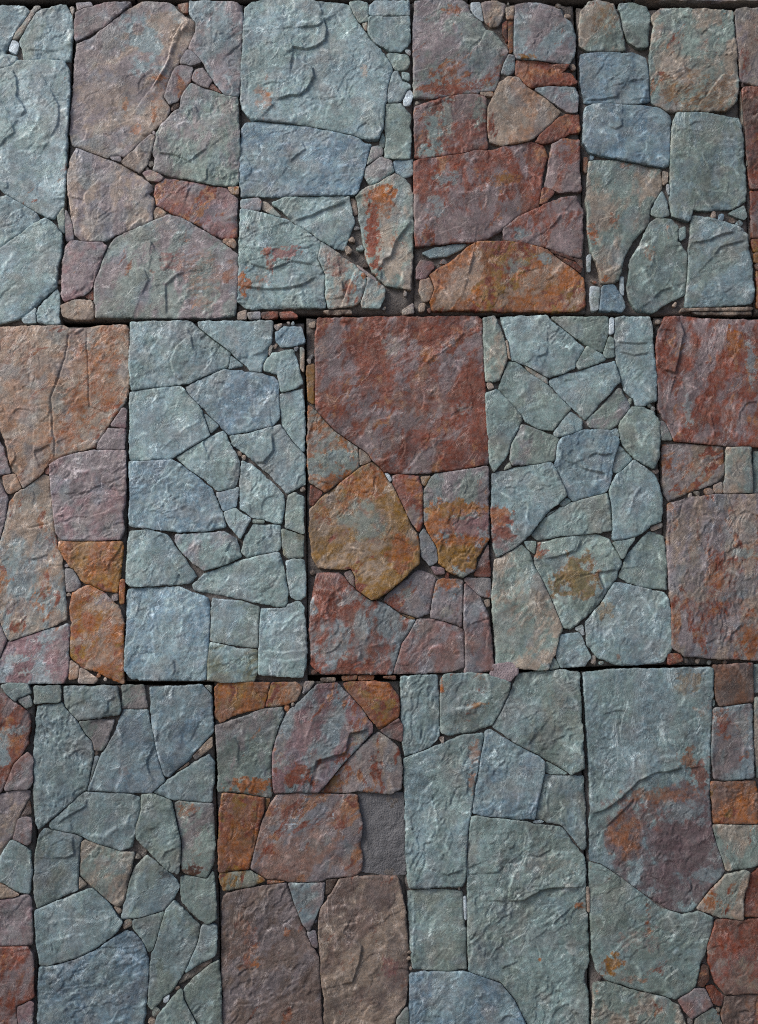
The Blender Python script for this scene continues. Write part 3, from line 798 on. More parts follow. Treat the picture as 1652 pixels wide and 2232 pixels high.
gp0 640,690 750,580 830,495 870,560 890,610 850,680 780,740 650,720
sb0 440,760 540,635 610,690 610,735 510,775 450,785
gs0 45,530 110,510 150,540 260,660 220,780 160,900 90,990 65,930 50,700
gp0 190,820 250,710 350,740 465,790 450,920 350,940 200,950 185,930
bn0 460,830 490,790 620,745 770,745 820,790 820,840 790,950 770,1080 740,1110 560,1165 530,1130 500,1060 450,950
-bs0 770,745 815,735 830,780 790,785
gs0 830,680 900,610 960,605 1030,640 1060,700 1065,900 1030,970 920,910 850,830 830,740
bs0 830,840 905,915 830,990 785,985 800,900
bs0 80,1000 200,970 420,935 460,980 500,1080 515,1140 420,1210 380,1260 290,1370 200,1450 110,1490 85,1430 75,1250
-sb0 480,1175 510,1140 540,1160 500,1200
gs0 315,1360 380,1270 460,1210 600,1150 755,1115 780,1210 785,1330 700,1345 450,1370 350,1385
bs0 770,1080 820,1000 910,920 1030,1010 1060,1090 1080,1150 1070,1280 1010,1310 920,1370 850,1390 795,1385 785,1250
gs0 270,1400 335,1400 330,1470 290,1440
gs1 345,1410 500,1380 690,1355 770,1390 820,1480 840,1530 800,1620 710,1760 600,1860 540,1915 500,1900 450,1780 390,1640 330,1530
gs0 795,1405 920,1375 870,1450 845,1500
gs0 830,1600 870,1490 960,1380 1010,1340 1090,1370 1105,1500 1105,1680 1000,1670 880,1640
gt0 100,1510 170,1460 250,1420 290,1460 340,1570 400,1680 450,1800 490,1910 470,1980 440,2080 410,2150 250,2145 110,2140 95,1950 80,1700
bs0 480,1950 590,1935 660,2080 620,2130 480,2140 460,2060
gs0 415,2150 440,2080 480,2140
-wg0 570,1910 610,1890 620,1950
bs0 630,1870 720,1770 800,1640 850,1650 1000,1680 1090,1700 1115,1740 1130,1900 1135,2020 1090,2100 950,2120 820,2125 700,2080 640,2000
-tk0 1010,1310 1080,1290 1080,1310 1020,1335
-tg0 160,220 172,210 190,330 178,320
-tg0 260,350 400,440 410,470 300,395
-tg0 160,960 185,930 190,960 150,980
-pg0 410,1235 465,1205 465,1215 400,1250
S o 60,40,.8 130,1230
S r 90,110,.9 120,1330
S o 50,50,.6 100,1260
S p 60,60,.6 150,1430
S d 130,120,.9 560,1610
S y 60,50,.4 540,1600
S d 60,200,.4 260,1700
S y 60,70,.6 740,1800
S o 20,20,.6 820,2080
S g 150,60,.3 900,1750
L 2.5 500,1400 : 610,1380 570,1460 460,1490 380,1500
L 3 700,980 : 570,950 620,970 740,1000 740,1030 660,1040
L 2.5 700,880 : 630,910 690,880 740,900 800,880
L 2 550,820 : 580,780 590,820 560,850
L 2 900,200 : 800,230 900,240 1010,230
L 2 900,300 : 820,280 920,310 1020,290
K 2 : 980,1740 900,1800 870,1870 740,1900
K 1.5 : 1090,1790 1040,1830 1020,1900 980,1920
K 2 : 970,1050 900,1140 880,1230 820,1320
K 1.5 : 680,430 580,450
K 1.5 : 280,1600 320,1720 380,1830
K 1.5 : 220,1160 110,1100
K 1.5 : 270,1220 290,1300 270,1380
L 2.5 600,1500 : 400,1560 430,1650 440,1720
L 2.5 600,1650 : 830,1560 700,1580 740,1680 700,1740
L 2 380,210 : 400,240 400,290 330,320
P k 10 1040,75 2055,85 2058,2110 1130,2125
rp3 1100,80 1200,75 1400,90 1652,95 2045,95 2045,840 1652,840 1500,840 1300,825 1150,805 1110,720 1060,620 1055,450 1045,250 1060,150
-pg0 1070,690 1100,700 1140,800 1080,800
tp3 1090,830 1200,820 1440,840 1445,1000 1400,1050 1250,1100 1120,1160 1095,1120 1085,950
tg1 1460,845 1600,840 1610,1110 1445,1115
gp1 1620,870 2045,880 2045,1110 1620,1110
-to2 1330,1095 1360,1085 1385,1110 1340,1120
-to2 1385,1070 1430,1050 1435,1110 1390,1110
pt3 1120,1180 1220,1150 1400,1125 1652,1120 2045,1130 2045,2095 1652,2095 1400,2085 1200,2070 1140,2020 1130,1700 1110,1400
S r 200,300,.4 1450,1700
-rt3 1110,2060 1190,2060 1200,2100 1120,2120
L 4 1100,250 : 1190,100 1210,180 1180,330 1160,410 1080,380
C 1.5 : 1205,1160 1180,1240 1110,1310
S o 50,80,.9 1500,220
S b 30,150,.7 1600,330
S b 30,150,.7 1230,620
S s 100,40,.7 1550,1470
S s 60,200,.5 1280,1600
S s 130,70,.4 1350,1230
S o 60,120,.5 1600,1950
S o 100,60,.5 1200,950
T H
P l 11 -430,92 215,95 235,2400 -430,2400
sl0 15,100 60,85 180,90 200,150 120,180 100,200 50,150
pg0 120,185 190,155 205,220 170,240
rp3 -400,150 0,155 30,150 100,205 190,270 195,330 180,470 90,600 50,700 0,780 -400,790
pr3 90,590 180,520 210,560 210,700 180,745 100,755 45,760 40,730
pt1 -400,800 0,785 100,755 195,760 190,800 120,930 90,1040 30,1130 0,1170 -400,1180
pr1 115,940 150,925 205,935 200,1080 180,1100 90,1060
ls0 70,1070 120,1080 195,1140 205,1300 190,1400 110,1390 30,1340 0,1320 0,1200 30,1120
pg0 -400,1190 -10,1190 -10,1330 -400,1340
to2 0,1345 40,1360 130,1410 100,1430 0,1440 -150,1430
pm1 -400,1450 0,1445 180,1415 200,1450 210,1650 205,1720 180,1730 -400,1735
rp2 -400,1745 180,1740 215,1790 220,2050 180,2080 110,2110 110,2200 130,2380 -400,2380
pm0 115,2120 190,2080 215,2090 210,2380 135,2380
-kr1 140,920 190,820 200,900
S b 60,120,.9 20,500
S b 90,30,.7 110,380
S o 60,60,.6 120,470
P m 12 225,97 1340,95 1402,2400 250,2400
gs0 225,105 385,100 385,195 370,205 225,210
bg0 410,105 740,105 765,250 755,275 640,295 500,315 410,235
gp0 775,100 905,95 930,240 870,245 775,240
nb0 950,110 1280,95 1335,150 1340,390 1200,560 1070,670 1040,660 1000,550 975,400 955,250
-tg0 1290,100 1330,100 1335,150
bs0 245,230 340,215 400,210 480,310 540,410 590,450 590,560 580,660 550,750 420,860 250,1000 235,950 220,800 220,500
gp0 505,325 725,310 715,340 680,460 650,500 600,500 580,440 540,390
-wg0 600,545 625,545 590,680 565,720 570,650
bn0 780,250 930,250 960,390 980,480 1010,600 1040,700 960,770 870,770 700,770 560,760 580,670 640,540 740,380
-tk0 1210,540 1300,460 1340,420 1335,480 1240,560
-tk0 1110,640 1195,580 1190,600
bs0 970,770 1060,700 1200,600 1320,530 1350,580 1350,700 1330,830 1200,825 1080,810
bs0 320,965 440,850 530,770 620,765 780,775 880,800 890,870 860,960 850,1020 835,1110 760,1135 650,1100 490,1030 330,1000
gs0 895,790 970,775 1080,820 1110,930 1145,1080 1140,1200 1125,1280 1050,1240 980,1170 870,1060 860,1000 890,900
gp1 1110,840 1130,820 1340,840 1350,960 1355,1100 1350,1200 1310,1310 1200,1290 1150,1260 1150,1100 1120,950
gs0 1145,1300 1200,1290 1300,1310 1345,1270 1360,1400 1365,1560 1310,1600 1220,1530 1150,1450
bg0 255,1040 290,1000 460,1030 520,1060 505,1180 500,1250 495,1380 400,1420 240,1500 225,1400 225,1200
gt0 510,1080 540,1075 650,1110 760,1145 850,1150 840,1220 810,1330 790,1450 750,1490 710,1460 620,1390 560,1340 505,1290
-tk0 505,1300 550,1350 505,1375
bg0 930,1165 1000,1220 1100,1310 1130,1360 1100,1430 1050,1500 900,1550 770,1560 790,1450 820,1340 860,1240
bs0 230,1510 400,1440 590,1370 680,1460 780,1590 700,1680 600,1750 480,1810 300,1860 255,1850 235,1700
-tg0 725,1490 750,1490 770,1520 750,1530
-tg0 780,1600 800,1575 835,1570 830,1605 790,1625
gs0 840,1575 930,1550 1040,1520 1000,1640 970,1760 940,1770 900,1690 850,1620
gb0 1050,1500 1100,1450 1160,1510 1260,1600 1250,1700 1180,1870 1090,2010 960,2130 940,2110 945,1900 960,1780 1000,1680
sb0 1280,1610 1310,1600 1365,1610 1365,1770 1340,1810 1250,1850 1170,1900 1180,1870 1240,1740
-tk0 1130,1970 1160,1920 1260,1860 1340,1815 1330,1835 1240,1910 1150,1960
gs0 1170,2000 1230,1930 1330,1850 1380,1830 1390,2000 1400,2380 1300,2380 1230,2180 1165,2050
gs0 1090,2060 1145,2010 1165,2090 1240,2220 1290,2380 940,2380 1000,2180
nb0 260,1870 400,1850 520,1810 620,1755 730,1680 810,1635 860,1660 910,1730 935,1830 940,1900 920,2100 910,2230 900,2380 250,2380 245,2000
-w00 1030,2060 1070,2040 1060,2080 1040,2090
K 2.5 : 540,1040 660,1040 740,980 800,960 830,890
L 2 450,860 : 560,800 540,860 440,910 360,980
L 2.5 850,550 : 980,470 930,580 950,650 990,700
K 2 : 560,1960 540,2010 480,2030 420,2030
K 2 : 660,2000 600,2080 520,2110 430,2110 380,2150
K 2 : 680,1870 740,1800 830,1800 930,1860
K 1.5 : 690,1890 660,1950 660,2000
K 1 : 490,2130 495,2232
K 1.5 : 300,330 370,420 340,560
L 2 350,1100 : 460,1030 480,1160 430,1180 330,1180
K 1 : 290,1600 420,1560 600,1580 740,1540
K 1 : 260,1720 420,1680 560,1650
L 2 700,180 : 750,160 690,200 690,260 640,290
K 1.5 : 980,330 1000,520 1050,640
S k 80,35,.8 1200,1260
S k 60,25,.6 1050,1290
S o 80,50,.5 1180,880
S p 90,100,.3 1250,1100
S p 40,50,.6 790,630
S t 30,30,.6 600,490
T I
P n 13 90,72 1260,70 1322,2400 148,2400
oy4 95,110 120,80 445,80 420,150 405,235 300,260 200,290 130,330 100,300
ot4 450,85 600,80 640,110 610,190 500,225 415,230 435,160
-pt1 665,75 720,75 690,120 650,150
gp1 100,350 230,310 400,250 520,235 530,280 490,370 450,540 450,800 380,800 250,770 120,760 115,500
mb3 640,190 740,95 860,85 940,160 1010,240 1080,340 1080,390 980,500 890,600 800,720 740,770 600,770 470,770 455,640 460,490 500,370 550,270
or5 905,85 1100,70 1190,90 1250,180 1250,300 1130,370 1080,310 1010,220 940,140
pr1 1140,380 1250,300 1270,350 1270,450 1190,420
tp4 760,770 830,680 920,580 1040,460 1120,395 1180,430 1250,490 1270,620 1265,740 1200,775 1100,765 980,760 860,775
or5 145,775 300,785 410,800 400,880 370,1000 340,1130 310,1250 230,1260 125,1275 120,1100 130,900
-ot4 415,805 440,810 420,880
po5 440,850 490,790 600,775 800,780 990,790 1000,870 1020,970 1005,1080 1025,1200 1010,1260 960,1300 850,1305 700,1330 560,1330 420,1310 320,1240 350,1120 390,970
yg2 125,1280 310,1260 410,1320 330,1360 150,1385
-ot3 425,1325 540,1330 430,1345
vp1 150,1430 170,1410 330,1370 545,1340 580,1440 640,1600 700,1730 750,1800 760,2000 765,2380 155,2380 140,1900 140,1600
pb1 560,1340 790,1340 770,1450 720,1560 690,1640 650,1600 600,1480
-pm0 675,1650 725,1640 740,1740 710,1740
-kp0 800,1320 870,1315 820,1400 790,1410
vt2 870,1320 960,1300 1240,1300 1265,1400 1290,1500 1305,1700 1310,1950 1290,2100 1230,2180 1220,2380 780,2380 785,2060 760,1950 755,1740 750,1560 770,1490 820,1420
pg0 1240,2200 1305,2120 1315,2380 1230,2380
N 1000,785 1282,772 1296,1285 1240,1290 1015,1268 1025,1200 1005,1080 1020,970
-ot2 895,42 990,38 980,60 900,64
-or3 1000,40 1095,38 1090,60 1000,62
-ok3 1150,45 1230,40 1230,60
-tk0 760,55 850,52 850,68 770,70
L 4 700,400 : 1080,370 950,400 920,520 740,570 720,640
L 3 900,1850 : 960,1690 1020,1730 1010,1830 960,1960 880,1980
L 2 1000,1550 : 870,1600 990,1580 1000,1520
K 1.5 : 740,210 680,380 660,450
C 1 : 380,820 350,1000 330,1200
S o 150,50,.9 330,730
S b 80,40,.7 530,580
S b 60,60,.6 520,460
S r 80,90,.7 620,660
S s 60,40,.6 1000,420
S y 40,60,.7 840,690
S y 60,50,.5 350,150
S r 90,120,.6 280,1000
S b 40,50,.6 800,1070
S r 120,150,.4 260,1680
S o 20,40,.7 550,1650
S o 30,30,.8 350,1850
S g 60,50,.4 840,1800
S m 50,90,.6 1190,1880
S r 30,60,.6 550,2180
S w 40,6,1 575,970
S w 8,20,1 840,910
S w 14,7,1 530,1000
T J
P o 14 30,120 1112,95 1180,2410 85,2410
bs0 35,130 150,125 250,125 265,300 265,490 210,550 60,610 45,500
sg1 275,150 300,120 450,110 560,120 690,170 680,230 640,330 580,420 470,460 320,485 275,460 270,300
gs0 590,430 640,340 700,210 740,120 850,105 1000,95 1110,110 1115,300 1130,500 1135,680 1060,720 950,650 850,590 770,555 680,500
sb0 55,630 200,570 400,490 530,470 540,490 510,640 480,800 455,950 430,1150 420,1360 400,1395 250,1400 85,1405 65,1200 65,900
bn0 540,470 570,455 700,530 860,610 905,650 880,800 840,990 700,985 550,970 470,950 480,820 510,650
gs0 910,645 960,670 1040,715 940,720 905,700
bg0 905,725 1130,735 1145,900 1150,1160 1130,1180 1080,1110 1000,1020 930,1010 850,990 870,870
-wb0 830,1010 880,985 900,1005 850,1020
sg0 460,975 650,990 850,1020 1010,1045 1060,1120 1140,1220 1150,1380 1160,1600 1165,1850 1135,1940 1165,2050 1165,2380 850,2380 800,2230 720,2080 640,1970 520,1930 445,1900 440,1600 435,1300 445,1050
gs0 80,1430 230,1415 400,1430 410,1550 425,1700 425,1890 300,1905 110,1890 90,1700
nb0 90,1930 180,1910 430,1915 540,1950 640,1990 720,2080 790,2230 840,2380 90,2380
-wg0 415,1460 426,1460 426,1600 412,1590
-tg0 1150,1400 1165,1400 1170,1550 1155,1550
M 590,60 740,40 735,110 690,160 640,150 590,145 570,110
K 3 : 320,330 430,320 520,290 590,220
K 1 : 430,320 380,420
K 1.5 : 490,320 520,390
L 2 700,400 : 860,470 790,560
C 1 : 700,240 760,340 880,490
K 2 : 210,850 240,960 250,1060 180,1150
K 2.5 : 495,650 430,680 370,730 360,800
L 4.5 900,1300 : 1140,1395 1000,1405 870,1420 780,1480 680,1480
L 3 800,1300 : 680,1480 680,1400 740,1280
K 2.5 : 680,1470 620,1560 540,1640 480,1720
L 2 600,1250 : 520,1320 620,1310 670,1270
L 2 1000,1500 : 1080,1510 1000,1580 930,1640
K 1.5 : 910,1220 990,1190 1100,1190
L 2.5 350,1300 : 270,1310 320,1330 420,1290
K 2.5 : 110,1450 110,1600 100,1860
K 2.5 : 75,1150 120,1250 110,1380
K 2 : 640,2010 520,2050 460,2060
K 1.5 : 430,1920 300,1980 260,2050
K 2 : 940,740 910,900 910,1000
K 1 : 980,860 1030,960
S o 12,60,.7 280,200
S y 60,20,.6 500,300
S t 90,90,.4 980,300
S o 40,100,.6 480,570
S o 25,90,.6 465,770
S o 30,20,.9 1110,1510
S o 14,12,.9 870,1840
S l 60,100,.5 720,1280
S t 180,90,.4 950,1270
S l 30,150,.5 90,1200
T K
P p 15 143,100 1262,52 1262,2410 208,2410
bs0 150,110 300,90 500,85 900,80 925,85 925,300 915,600 905,830 915,1030 960,1170 1005,1300 920,1400 830,1520 770,1555 680,1540 560,1470 460,1400 380,1340 260,1260 190,1240 190,1000 195,900 180,600 160,300
vo2 935,65 1165,55 1175,280 1100,290 975,315 945,270
pb2 925,330 1000,310 1160,300 1170,500 1170,740 1050,755 940,750 920,600
ov2 920,770 1060,765 1185,760 1200,850 1195,1020 1080,1020 930,1010
gt1 925,1030 1195,1025 1240,1040 1240,1250 1150,1280 1010,1300 970,1180
tg3 835,1530 930,1410 1010,1330 1120,1300 1150,1310 1140,1400 1115,1440 1110,1600 1000,1585
ro2 1130,1440 1160,1330 1215,1280 1260,1280 1260,1575 1120,1575
gs1 185,1250 260,1270 380,1350 500,1440 620,1530 740,1570 850,1550 930,1590 930,1640 880,1780 850,1870 830,1980 790,2040 700,2070 600,2050 500,2020 300,1960 230,1900 205,1800 190,1500
gt1 215,1985 300,1980 480,2030 640,2060 720,2120 760,2230 770,2380 215,2380 205,2200
rv2 950,1610 1000,1590 1110,1605 1260,1590 1260,2030 1100,2045 1000,2040 940,1970 900,1850 900,1750
-rk2 870,1870 895,1880 905,1960 870,2000 830,1990
pr1 720,2080 820,2010 880,2020 930,2110 800,2190 760,2140
rp1 890,2000 930,1995 990,2060 980,2110 930,2100
vo3 1000,2060 1100,2050 1260,2050 1260,2380 1100,2380 980,2200
gt1 830,2200 930,2130 970,2180 1000,2260 1010,2380 800,2380
-lg0 1180,60 1260,55 1260,230 1185,230
gt1 1185,260 1260,260 1260,750 1200,740 1180,500
-lg0 925,270 940,270 935,310 926,310
L 4 500,500 : 200,965 300,920 400,850 480,760 600,710 760,690
L 1.5 350,900 : 270,1060 370,960 470,860
K 2 : 190,560 200,960
K 2 : 925,1090 860,1120 810,1190
K 1.5 : 790,970 770,1060
L 1.5 1100,500 : 1010,360 1030,410 1150,400
S u 400,330,.9 620,1200
S u 200,200,.9 800,1000
S r 200,90,.5 520,950
S u 200,160,.8 700,1430
S o 200,50,.6 600,840
S o 90,120,.7 390,1090
S r 70,90,.8 860,730
S o 60,60,.7 770,620
S y 110,60,.6 800,170
S o 60,80,.5 880,330
S b 160,60,.6 750,950
S b 120,40,.6 900,1330
S y 70,60,.8 320,1860
S t 80,30,.4 450,1950
S b 150,80,.4 480,1720
S b 50,90,.7 1110,430
S r 60,100,.6 980,420
S o 40,60,.7 920,1480
S b 80,90,.5 960,1850
S g 100,120,.5 1120,1950
S o 20,100,.5 540,1600
S b 90,60,.7 640,300
'''
TILES = dict(A=(0, 0, 1.652), B=(930, 0, 1.652), C=(1640, 0, 1.652), D=(2032, 0, 1.652), E=(0, 1250, 1.3216),
             F=(1200, 1240, 1.478), G=(1912, 1220, 1.475), H=(0, 2680, 1.576), I=(800, 2680, 1.576), J=(1580, 2620, 1.512), K=(2232, 2620, 1.5125))
def W2(tile, x, y):
    x0, y0, s = TILES[tile]; k = 1652 / 3032
    X, Z = unproj((x0 + x / s) * k, (y0 + y / s) * k)
    return (X, Z)
def parse(s, tile): return np.array([W2(tile, *map(float, p.split(','))) for p in s.split()])
LABELS = {
 'a': 'pale blue-grey stone panel, top left, a thin brown shard and white chip between its stones',
 'b': 'stone panel with a tall slanting grey stone streaked orange, purple stones below it',
 'c': 'blue-grey stone panel with a broken flake on its largest stone, rusty striped stone lower right',
 'd': 'red and rust-brown stone panel, mauve block on top, arched orange stone at the bottom',
 'e': 'grey-green stone panel with two slate-blue blocks on the left and a pointed tan stone',
 'f': 'narrow dark red stone panel cut by the right edge of the top row',
 'g': 'tan and orange stone panel with a square purple stone, left edge of the middle row',
 'h': 'pale blue-grey stone panel of many fitted blocks between the tan and red panels',
 'i': 'red-brown stone panel with one huge purple-red slab above a yellow ochre stone',
 'j': 'blue-grey stone panel with an olive stained hollow stone and a rusty red left corner',
 'k': 'mottled red and brown stone panel at the right edge of the middle row',
 'l': 'narrow red stone panel with a pale blue oval stone, bottom left edge',
 'm': 'blue-grey stone panel, small blocks across its top, large slate-blue slab at its bottom',
 'n': 'rust and purple stone panel with a square socket of bare mortar missing its stone',
 'o': 'grey-green stone panel of tall slabs with a purple-grey mortar smear at its top',
 'p': 'stone panel with a big blue slab stained purple and small orange squares on the right'}
def panel_root(pc, label, group='stone clad panels of the wall'):
    r = bpy.data.objects.new('stone_panel', None); scene.collection.objects.link(r)
    r.empty_display_size = .1; r.location = (pc[0], 0, pc[1] + ZOFF)
    r['label'] = label; r['category'] = 'stone panel'; r['group'] = group
    return r
ZOFF = 0.0
KIND = dict(b='blue-grey', l='pale blue', n='slate-blue', g='grey-green', s='pale grey-green', p='purple-grey', m='mauve', r='red-brown', o='orange', y='ochre', t='tan', k='dark brown', w='whitish', d='olive', u='dark purple', v='grey-brown')
panels = []; cur = None; tile = None
for line in DATA.strip().splitlines():
    c = line[0]
    if c == 'T': tile = line.split()[1]
    elif c == 'P':
        f = line.split(); q = f[-4:]
        cur = dict(id=f[1], quad=[W2(tile, *map(float, p.split(','))) for p in q], stones=[], feats=[], stains=[], smears=[]); panels.append(cur)
    elif c == 'S' :
        f = line.split(); a = f[2].split(','); x, y = map(float, f[3].split(',')); X, Z = W2(tile, x, y); s = TILES[tile][2]
        mpp = abs(W2(tile, x + 1, y)[0] - X)
        cur['stains'].append((f[1], X, Z, float(a[0]) * mpp, float(a[1]) * mpp, float(a[2])))
    elif c in 'LKC':
        h, pl = line.split(':'); f = h.split(); hp = None
        if c == 'L': hp = np.array(W2(tile, *map(float, f[2].split(','))))
        cur['feats'].append((c, float(f[1]), hp, parse(pl, tile)))
    elif c == 'N': cur['patch'] = parse(line[1:], tile)
    elif c == 'M': cur['smears'].append(parse(line[1:], tile))
    else:
        shard = c == '-'; cc, rest = line.lstrip('-').split(' ', 1)
        cur['stones'].append((cc[:2], int(cc[2]), shard, parse(rest, tile)))
seed = 100
for pn in panels:
    Q = np.array(pn['quad']); pc = (Q[:, 0].mean(), Q[:, 1].min())
    r = panel_root(pc, LABELS[pn['id']]); seed += 1; CURTONE = TONE_AND_LIGHT[pn['id']] ** 1.6
    slab('mortar_bed', pn['quad'], pc, r, MORTAR, seed=seed)
    cnt = {}
    for s in pn['stones']: cnt[s[0][0]] = cnt.get(s[0][0], 0) + 1
    for code, rust, shard, P in pn['stones']:
        seed += 1
        o = build_stone(P, code, rust, seed, r, pc, pn['feats'], pn['stains'], shard, name='stone_shard' if shard else 'stone', others=[q_[3] for q_ in pn['stones']])
        if cnt[code[0]] == 1 and not shard: o['label'] = KIND[code[0]] + ' stone'
    # chips wedged into the wide joints, as the mason left them
    allP = [s[3] for s in pn['stones']] + pn['smears']; rr = np.random.RandomState(seed + 4000)
    A_ = np.vstack([p for p in allP]); B_ = np.vstack([np.roll(p, -1, 0) for p in allP]); placed = []
    TL, TR, BR, BL = [np.array(q) for q in pn['quad']]
    uv = rr.rand(5000, 2); cand = (TL * (1 - uv[:, :1]) + TR * uv[:, :1]) * (1 - uv[:, 1:]) + (BL * (1 - uv[:, :1]) + BR * uv[:, :1]) * uv[:, 1:]
    ok = np.ones(len(cand), bool)
    for p in allP: ok &= ~inside(cand, p)
    cand = cand[ok]; dd, _ = seg_dist(cand, A_, B_) if len(cand) else (np.zeros(0), 0)
    edge = np.minimum(np.minimum(cand[:, 0] - max(TL[0], BL[0]), min(TR[0], BR[0]) - cand[:, 0]), np.minimum(cand[:, 1] - max(BL[1], BR[1]), min(TL[1], TR[1]) - cand[:, 1]))
    for i_ in np.argsort(-dd):
        rad = min(dd[i_] - .0028, .011 * (.6 + .7 * rr.rand()), edge[i_])
        if rad < .0036 or len(placed) >= 7 or dd[i_] > .013: continue
        if any(np.hypot(*(cand[i_] - q[0])) < rad + q[1] + .001 for q in placed): continue
        if pn['id'] == 'n' and cand[i_][0] > TR[0] - .24: continue     # the empty socket stays bare
        placed.append((cand[i_], rad)); m_ = rr.randint(3, 6); th = np.sort(rr.rand(m_) + np.arange(m_)) / m_ * 2 * math.pi
        cp = cand[i_] + np.stack([np.cos(th), np.sin(th)], 1) * rad * rr.uniform(.75, 1.3, (m_, 1)) * np.array([[rr.uniform(.7, 1.0), rr.uniform(.8, 1.25)]])
        seed += 1; near = pn['stones'][rr.randint(len(pn['stones']))][0]
        build_stone(cp, ('t' if rr.rand() < .5 or near[0] in 'wl' else near[0]) + 'k', 1, seed, r, pc, [], [], True, name='stone_chip')
    if 'patch' in pn:
        seed += 1; o = build_stone(pn['patch'], 'pn', 0, seed, r, pc, [], [], True, name='mortar_patch', others=[q_[3] for q_ in pn['stones']])
        o.data.materials[0] = PATCH; o['label'] = 'bare grey mortar socket of a missing stone'
    for P in pn['smears']:
        seed += 1
        o = build_stone(P, 'pm', 0, seed, r, pc, [], [], False, name='mortar_smear')
        o.data.materials[0] = SMEAR

# ------------------------------------------------------------------ panels beyond the frame and the sliver of the course above
CURTONE = .95
def clip_half(P, m, n):
    out = []
    for i in range(len(P)):
        a, b = P[i], P[(i + 1) % len(P)]; da, db = (a - m) @ n, (b - m) @ n
        if da <= 0: out.append(a)
        if (da < 0 < db) or (db < 0 < da): out.append(a + (b - a) * (da / (da - db)))
    return np.array(out) if len(out) > 2 else None
def filler(x0, x1, z0, z1, codes, label, group, sd, n=13):
    rr = np.random.RandomState(sd); g = .005
    box = np.array([(x0 + g, z0 + g), (x1 - g, z0 + g), (x1 - g, z1 - g), (x0 + g, z1 - g)])
    S = np.stack([rr.uniform(x0, x1, n), rr.uniform(z0, z1, n)], 1)
    for it in range(3):
        cells = []
        for i in range(n):
            P = box
            for j in range(n):
                if i != j and P is not None:
                    nn = S[j] - S[i]; nn = nn / np.linalg.norm(nn); P = clip_half(P, (S[i] + S[j]) / 2 - nn * .0025, nn)
            cells.append(P)
        for i in range(n):
            if cells[i] is not None: S[i] = S[i] * .5 + cells[i].mean(0) * .5
    pc = ((x0 + x1) / 2, z0); r = panel_root(pc, label, group)
    slab('mortar_bed', [(x0, z1), (x1, z1), (x1, z0), (x0, z0)], pc, r, MORTAR, seed=sd, h=.012)
    for i, P in enumerate(cells):
        if P is None or abs(area2(P)) < 4e-4: continue
        cc = codes[rr.randint(len(codes))]
        build_stone(P, cc[:2], int(cc[2]), sd * 31 + i, r, pc, [], [], False, h=.009)
OFF = {0: .189, 1: 0, 2: .189, 3: -.0645, 4: .189}
COOL = ['bs0', 'bg0', 'nb0', 'gs0', 'sb0']; WARM = ['rp3', 'pr2', 'to3', 'or4', 'pm1']; MIX = ['gt1', 'bp1', 'gd1', 'tg2', 'pg0']
TOPL = {-1: (COOL + ['dg0'], 'blue-grey stone panel above the top left corner, only its lower edge showing'),
        0: (['bs0', 'ls0'], 'pale blue stone panel above the tall slanting stone, only its lower edge showing'),
        1: (['kt0', 'kr1'], 'dark stone panel above the flaked blue-grey panel, only its lower edge showing'),
        2: (WARM, 'brown stone panel above the mauve block of the red panel, only its lower edge showing'),
        3: (['tp1', 'pt1'], 'tan stone panel above the top right corner, only its lower edge showing')}
BEY = 'stone panel of the same wall, outside the picture'
EDGE = {(0, -2): 'beyond the top left corner', (0, 4): 'beyond the top right corner',
        (4, -2): 'beyond the bottom left corner', (4, -1): 'under the narrow red panel', (4, 0): 'under the slate-blue slab',
        (4, 1): 'under the panel with the missing stone', (4, 2): 'under the panel of tall grey-green slabs',
        (4, 3): 'under the slab stained purple', (4, 4): 'beyond the bottom right corner',
        (1, -2): 'left of the top row', (2, -2): 'left of the middle row', (3, -2): 'left of the bottom row',
        (2, 4): 'right of the middle row', (3, 4): 'right of the bottom row'}
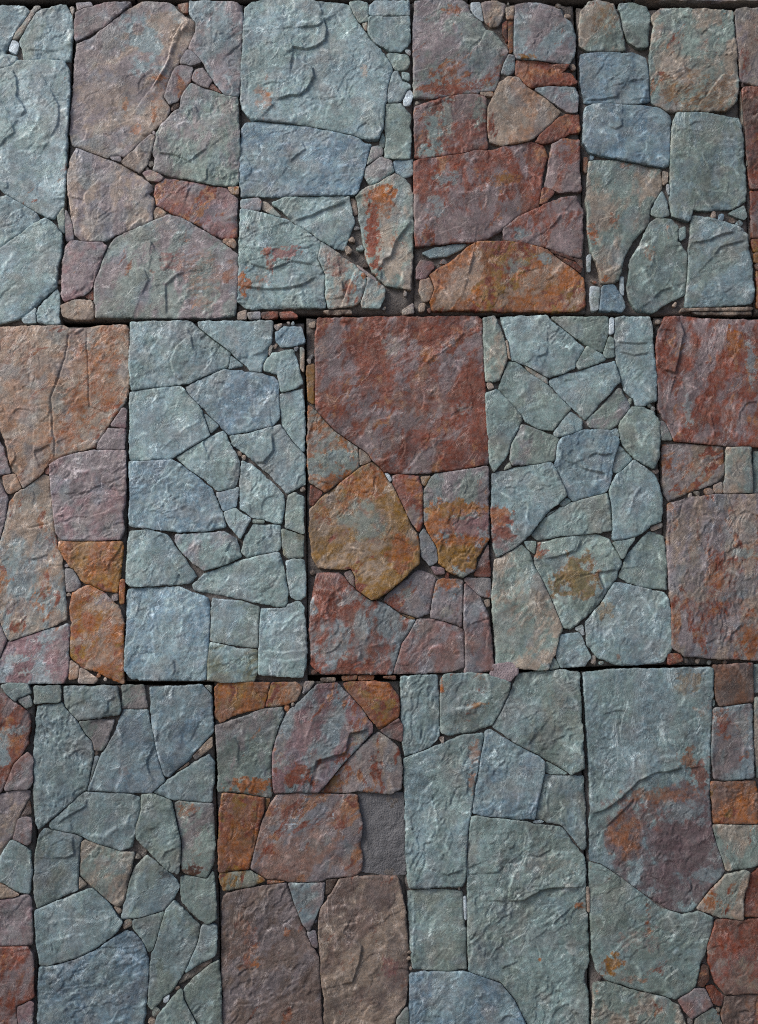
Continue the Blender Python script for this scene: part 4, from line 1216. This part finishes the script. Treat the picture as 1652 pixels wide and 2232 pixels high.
def bey(row, k): return 'stone panel outside the picture, ' + EDGE[(row, k)]
GV, GO = 'stone clad panels of the wall', 'panels outside the picture'
for k in range(-2, 5):
    x0 = OFF[0] + k * .5; codes, lab = TOPL[k] if k in TOPL else (COOL + WARM, bey(0, k))
    zb = ZTOP + (.008 if k < 3 else -.002)
    filler(x0 + .004, x0 + .496, zb, ZTOP + .99, codes, lab, GV if k in TOPL else GO, 900 + k)
for k in range(-2, 5):
    x0 = OFF[4] + k * .5
    filler(x0 + .004, x0 + .496, ZTOP - 3.5, ZTOP - 3.012, COOL + WARM, bey(4, k), GO, 940 + k, n=8)
for row, ks in ((1, (-2, )), (2, (-2, 4)), (3, (-2, 4))):
    for k in ks:
        x0 = OFF[row] + k * .5; zt = ZTOP - (row - 1) - .01
        if k == 4: x0 += .012
        filler(x0 + .004, x0 + (.49 if k == -2 else .496), zt - .985, zt, COOL + WARM + MIX, bey(row, k), GO, 960 + row * 7 + k)

# ------------------------------------------------------------------ the solid wall behind the panels, coping and ground
def box(name, lo, hi, mat, bev=.01):
    import bmesh
    bm = bmesh.new(); bmesh.ops.create_cube(bm, size=1)
    for v in bm.verts: v.co = Vector([lo[i] + (v.co[i] + .5) * (hi[i] - lo[i]) for i in range(3)])
    bmesh.ops.bevel(bm, geom=bm.edges[:], offset=bev, segments=2, affect='EDGES')
    me = bpy.data.meshes.new(name); bm.to_mesh(me); bm.free(); me.materials.append(mat)
    o = bpy.data.objects.new(name, me); scene.collection.objects.link(o); return o
w = box('retaining_wall', (-1.6, .064, -.2), (3.6, .42, ZTOP + 1.0), CORE)
w['label'] = 'dark wall core seen only in the black open joints between the stone panels'; w['category'] = 'wall'
bpy.context.view_layer.update()
me = bpy.data.meshes.new('ground'); me.from_pydata([(-60, -60, 0), (60, -60, 0), (60, 60, 0), (-60, 60, 0)], [], [(0, 1, 2, 3)]); me.materials.append(GROUND)
g = bpy.data.objects.new('ground', me); scene.collection.objects.link(g); g['kind'] = 'structure'; g['label'] = 'gravel ground in front of the wall'
